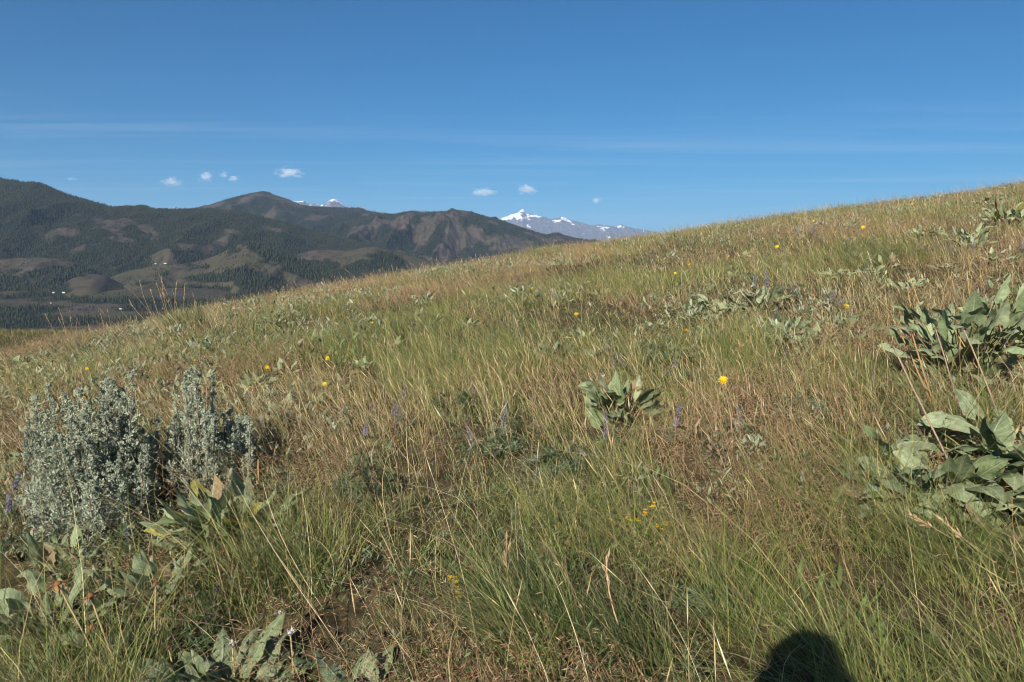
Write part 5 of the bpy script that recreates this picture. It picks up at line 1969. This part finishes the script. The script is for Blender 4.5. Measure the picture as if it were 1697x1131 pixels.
    for a, b in zip(rows, rows[1:]):
        for i in range(n):
            bm.faces.new([a[i], a[(i + 1) % n], b[(i + 1) % n], b[i]])
    bmesh.ops.remove_doubles(bm, verts=bm.verts, dist=0.0005)
    hat = bpy.data.meshes.new("hat")
    bm.to_mesh(hat)
    bm.free()
    for f in hat.polygons:
        f.use_smooth = True
    ho = link("hat", hat, plain("hat_cloth", (0.33, 0.28, 0.20), 0.9), p)
    ho.location = head_c + Vector((0, -0.006, 0.012))
    # the hand camera
    r = empty("hand_camera", (0, -0.06, EYE))
    tag(r, "black hand held camera at the photographer's eye", "camera")
    blk = plain("camera_shell", (0.02, 0.02, 0.022), 0.45, 0.4)
    bm = bmesh.new()
    bmesh.ops.create_cube(bm, size=1.0)
    bmesh.ops.scale(bm, vec=(0.135, 0.045, 0.085), verts=bm.verts)
    bmesh.ops.bevel(bm, geom=bm.edges[:] + bm.verts[:], offset=0.008, segments=3, affect='EDGES')
    cm = bpy.data.meshes.new("body")
    bm.to_mesh(cm)
    bm.free()
    link("body", cm, blk, r).location = (0, -0.015, -0.012)
    mb = MB()
    mb.tube(np.array([[0, 0.006, 0], [0, 0.030, 0], [0, 0.044, 0], [0, 0.046, 0]]), [0.031, 0.031, 0.034, 0.030], (0.02, 0.02, 0.02), 24)
    link("lens", mb.mesh("lens", True), blk, r)


build_person()


# ------------------------------------------------------------------ clouds, far above the haze
def cloud_mat(name, dens, size, seed):
    t = NT(name)
    tc = t.n("TexCoord").outputs['Object']
    mp = t.n("Mapping")
    t.link(tc, mp.inputs[0])
    mp.inputs['Location'].default_value = (seed * 3.7, seed * 1.3, 0)
    nz = t.noise(mp.outputs[0], 2.3, 5.0, 0.6)
    ln = t.n("VectorMath", operation='LENGTH')
    t.link(tc, ln.inputs[0])
    f = t.math('SUBTRACT', t.math('ADD', t.math('MULTIPLY', nz, 2.2), -0.55), ln.outputs['Value'])
    d = t.math('MULTIPLY', t.ramp(f, 0.0, 0.45), dens)
    v = t.n("VolumePrincipled")
    v.inputs['Color'].default_value = (0.97, 0.97, 0.98, 1)
    v.inputs['Anisotropy'].default_value = -0.15
    t.link(d, v.inputs['Density'])
    t.link(v.outputs[0], t.out.inputs['Volume'])
    return t.m


def cloud(px, py, wpx, hpx, label, seed, D=47000, dens=1.0):
    k, e = ke(px, py)
    sx_, sz_ = wpx / FPX * D * 0.72, hpx / FPX * D * 0.85
    bm = bmesh.new()
    bmesh.ops.create_icosphere(bm, subdivisions=3, radius=1.0)
    me = bpy.data.meshes.new("cloud")
    bm.to_mesh(me)
    bm.free()
    o = link("cloud", me, cloud_mat("cloud_vapour", dens * 3.6 / (sx_ + sz_), sx_, seed))
    o.location = (k * D, D, EYE + e * D)
    o.scale = (sx_, sx_ * 0.6, sz_)
    tag(o, label, "cloud", "small fair weather clouds over the mountains")


for i, (px, py, w, h, dn, lb) in enumerate([
        (480, 287, 52, 18, 1.0, "widest white cloud with a peaked top right of the rounded hill's summit"),
        (341, 292, 28, 18, 1.0, "round white cloud, tallest for its width, left of the rounded hill"),
        (284, 302, 42, 15, 0.8, "leftmost white cloud trailing a thin tail on its left"),
        (370, 290, 16, 12, 0.6, "faint upper puff of two between the round cloud and the widest cloud"),
        (388, 296, 22, 10, 0.8, "small lower puff of two between the round cloud and the widest cloud"),
        (802, 319, 46, 13, 1.0, "flat white cloud left of and above the snow peak"),
        (874, 315, 36, 15, 0.9, "ragged white cloud directly above the snow peak"),
        (988, 333, 18, 10, 0.9, "smallest white cloud, alone to the right of the snow peak"),
        (119, 297, 20, 6, 0.35, "faint pinkish wisp above the left end of the forested ridge")]):
    cloud(px, py, w, h, lb, i + 1, dens=dn)


# ------------------------------------------------------------------ the air between here and the far ranges
def build_haze():
    bm = bmesh.new()
    bmesh.ops.create_cube(bm, size=1.0)
    lo, hi = Vector((-64000, -64000, -360)), Vector((64000, 64000, 2650))
    for v in bm.verts:
        v.co = Vector(((v.co.x + 0.5) * (hi.x - lo.x) + lo.x, (v.co.y + 0.5) * (hi.y - lo.y) + lo.y, (v.co.z + 0.5) * (hi.z - lo.z) + lo.z))
    me = bpy.data.meshes.new("haze")
    bm.to_mesh(me)
    bm.free()
    t = NT("mountain_air")
    v = t.n("VolumePrincipled")
    v.inputs['Color'].default_value = (0.48, 0.67, 1.0, 1)
    v.inputs['Density'].default_value = 1.9e-5
    v.inputs['Anisotropy'].default_value = 0.0
    t.link(v.outputs[0], t.out.inputs['Volume'])
    o = link("haze", me, t.m)
    tag(o, "pale blue air between the slope and the distant mountains", "haze", kind="stuff")


build_haze()
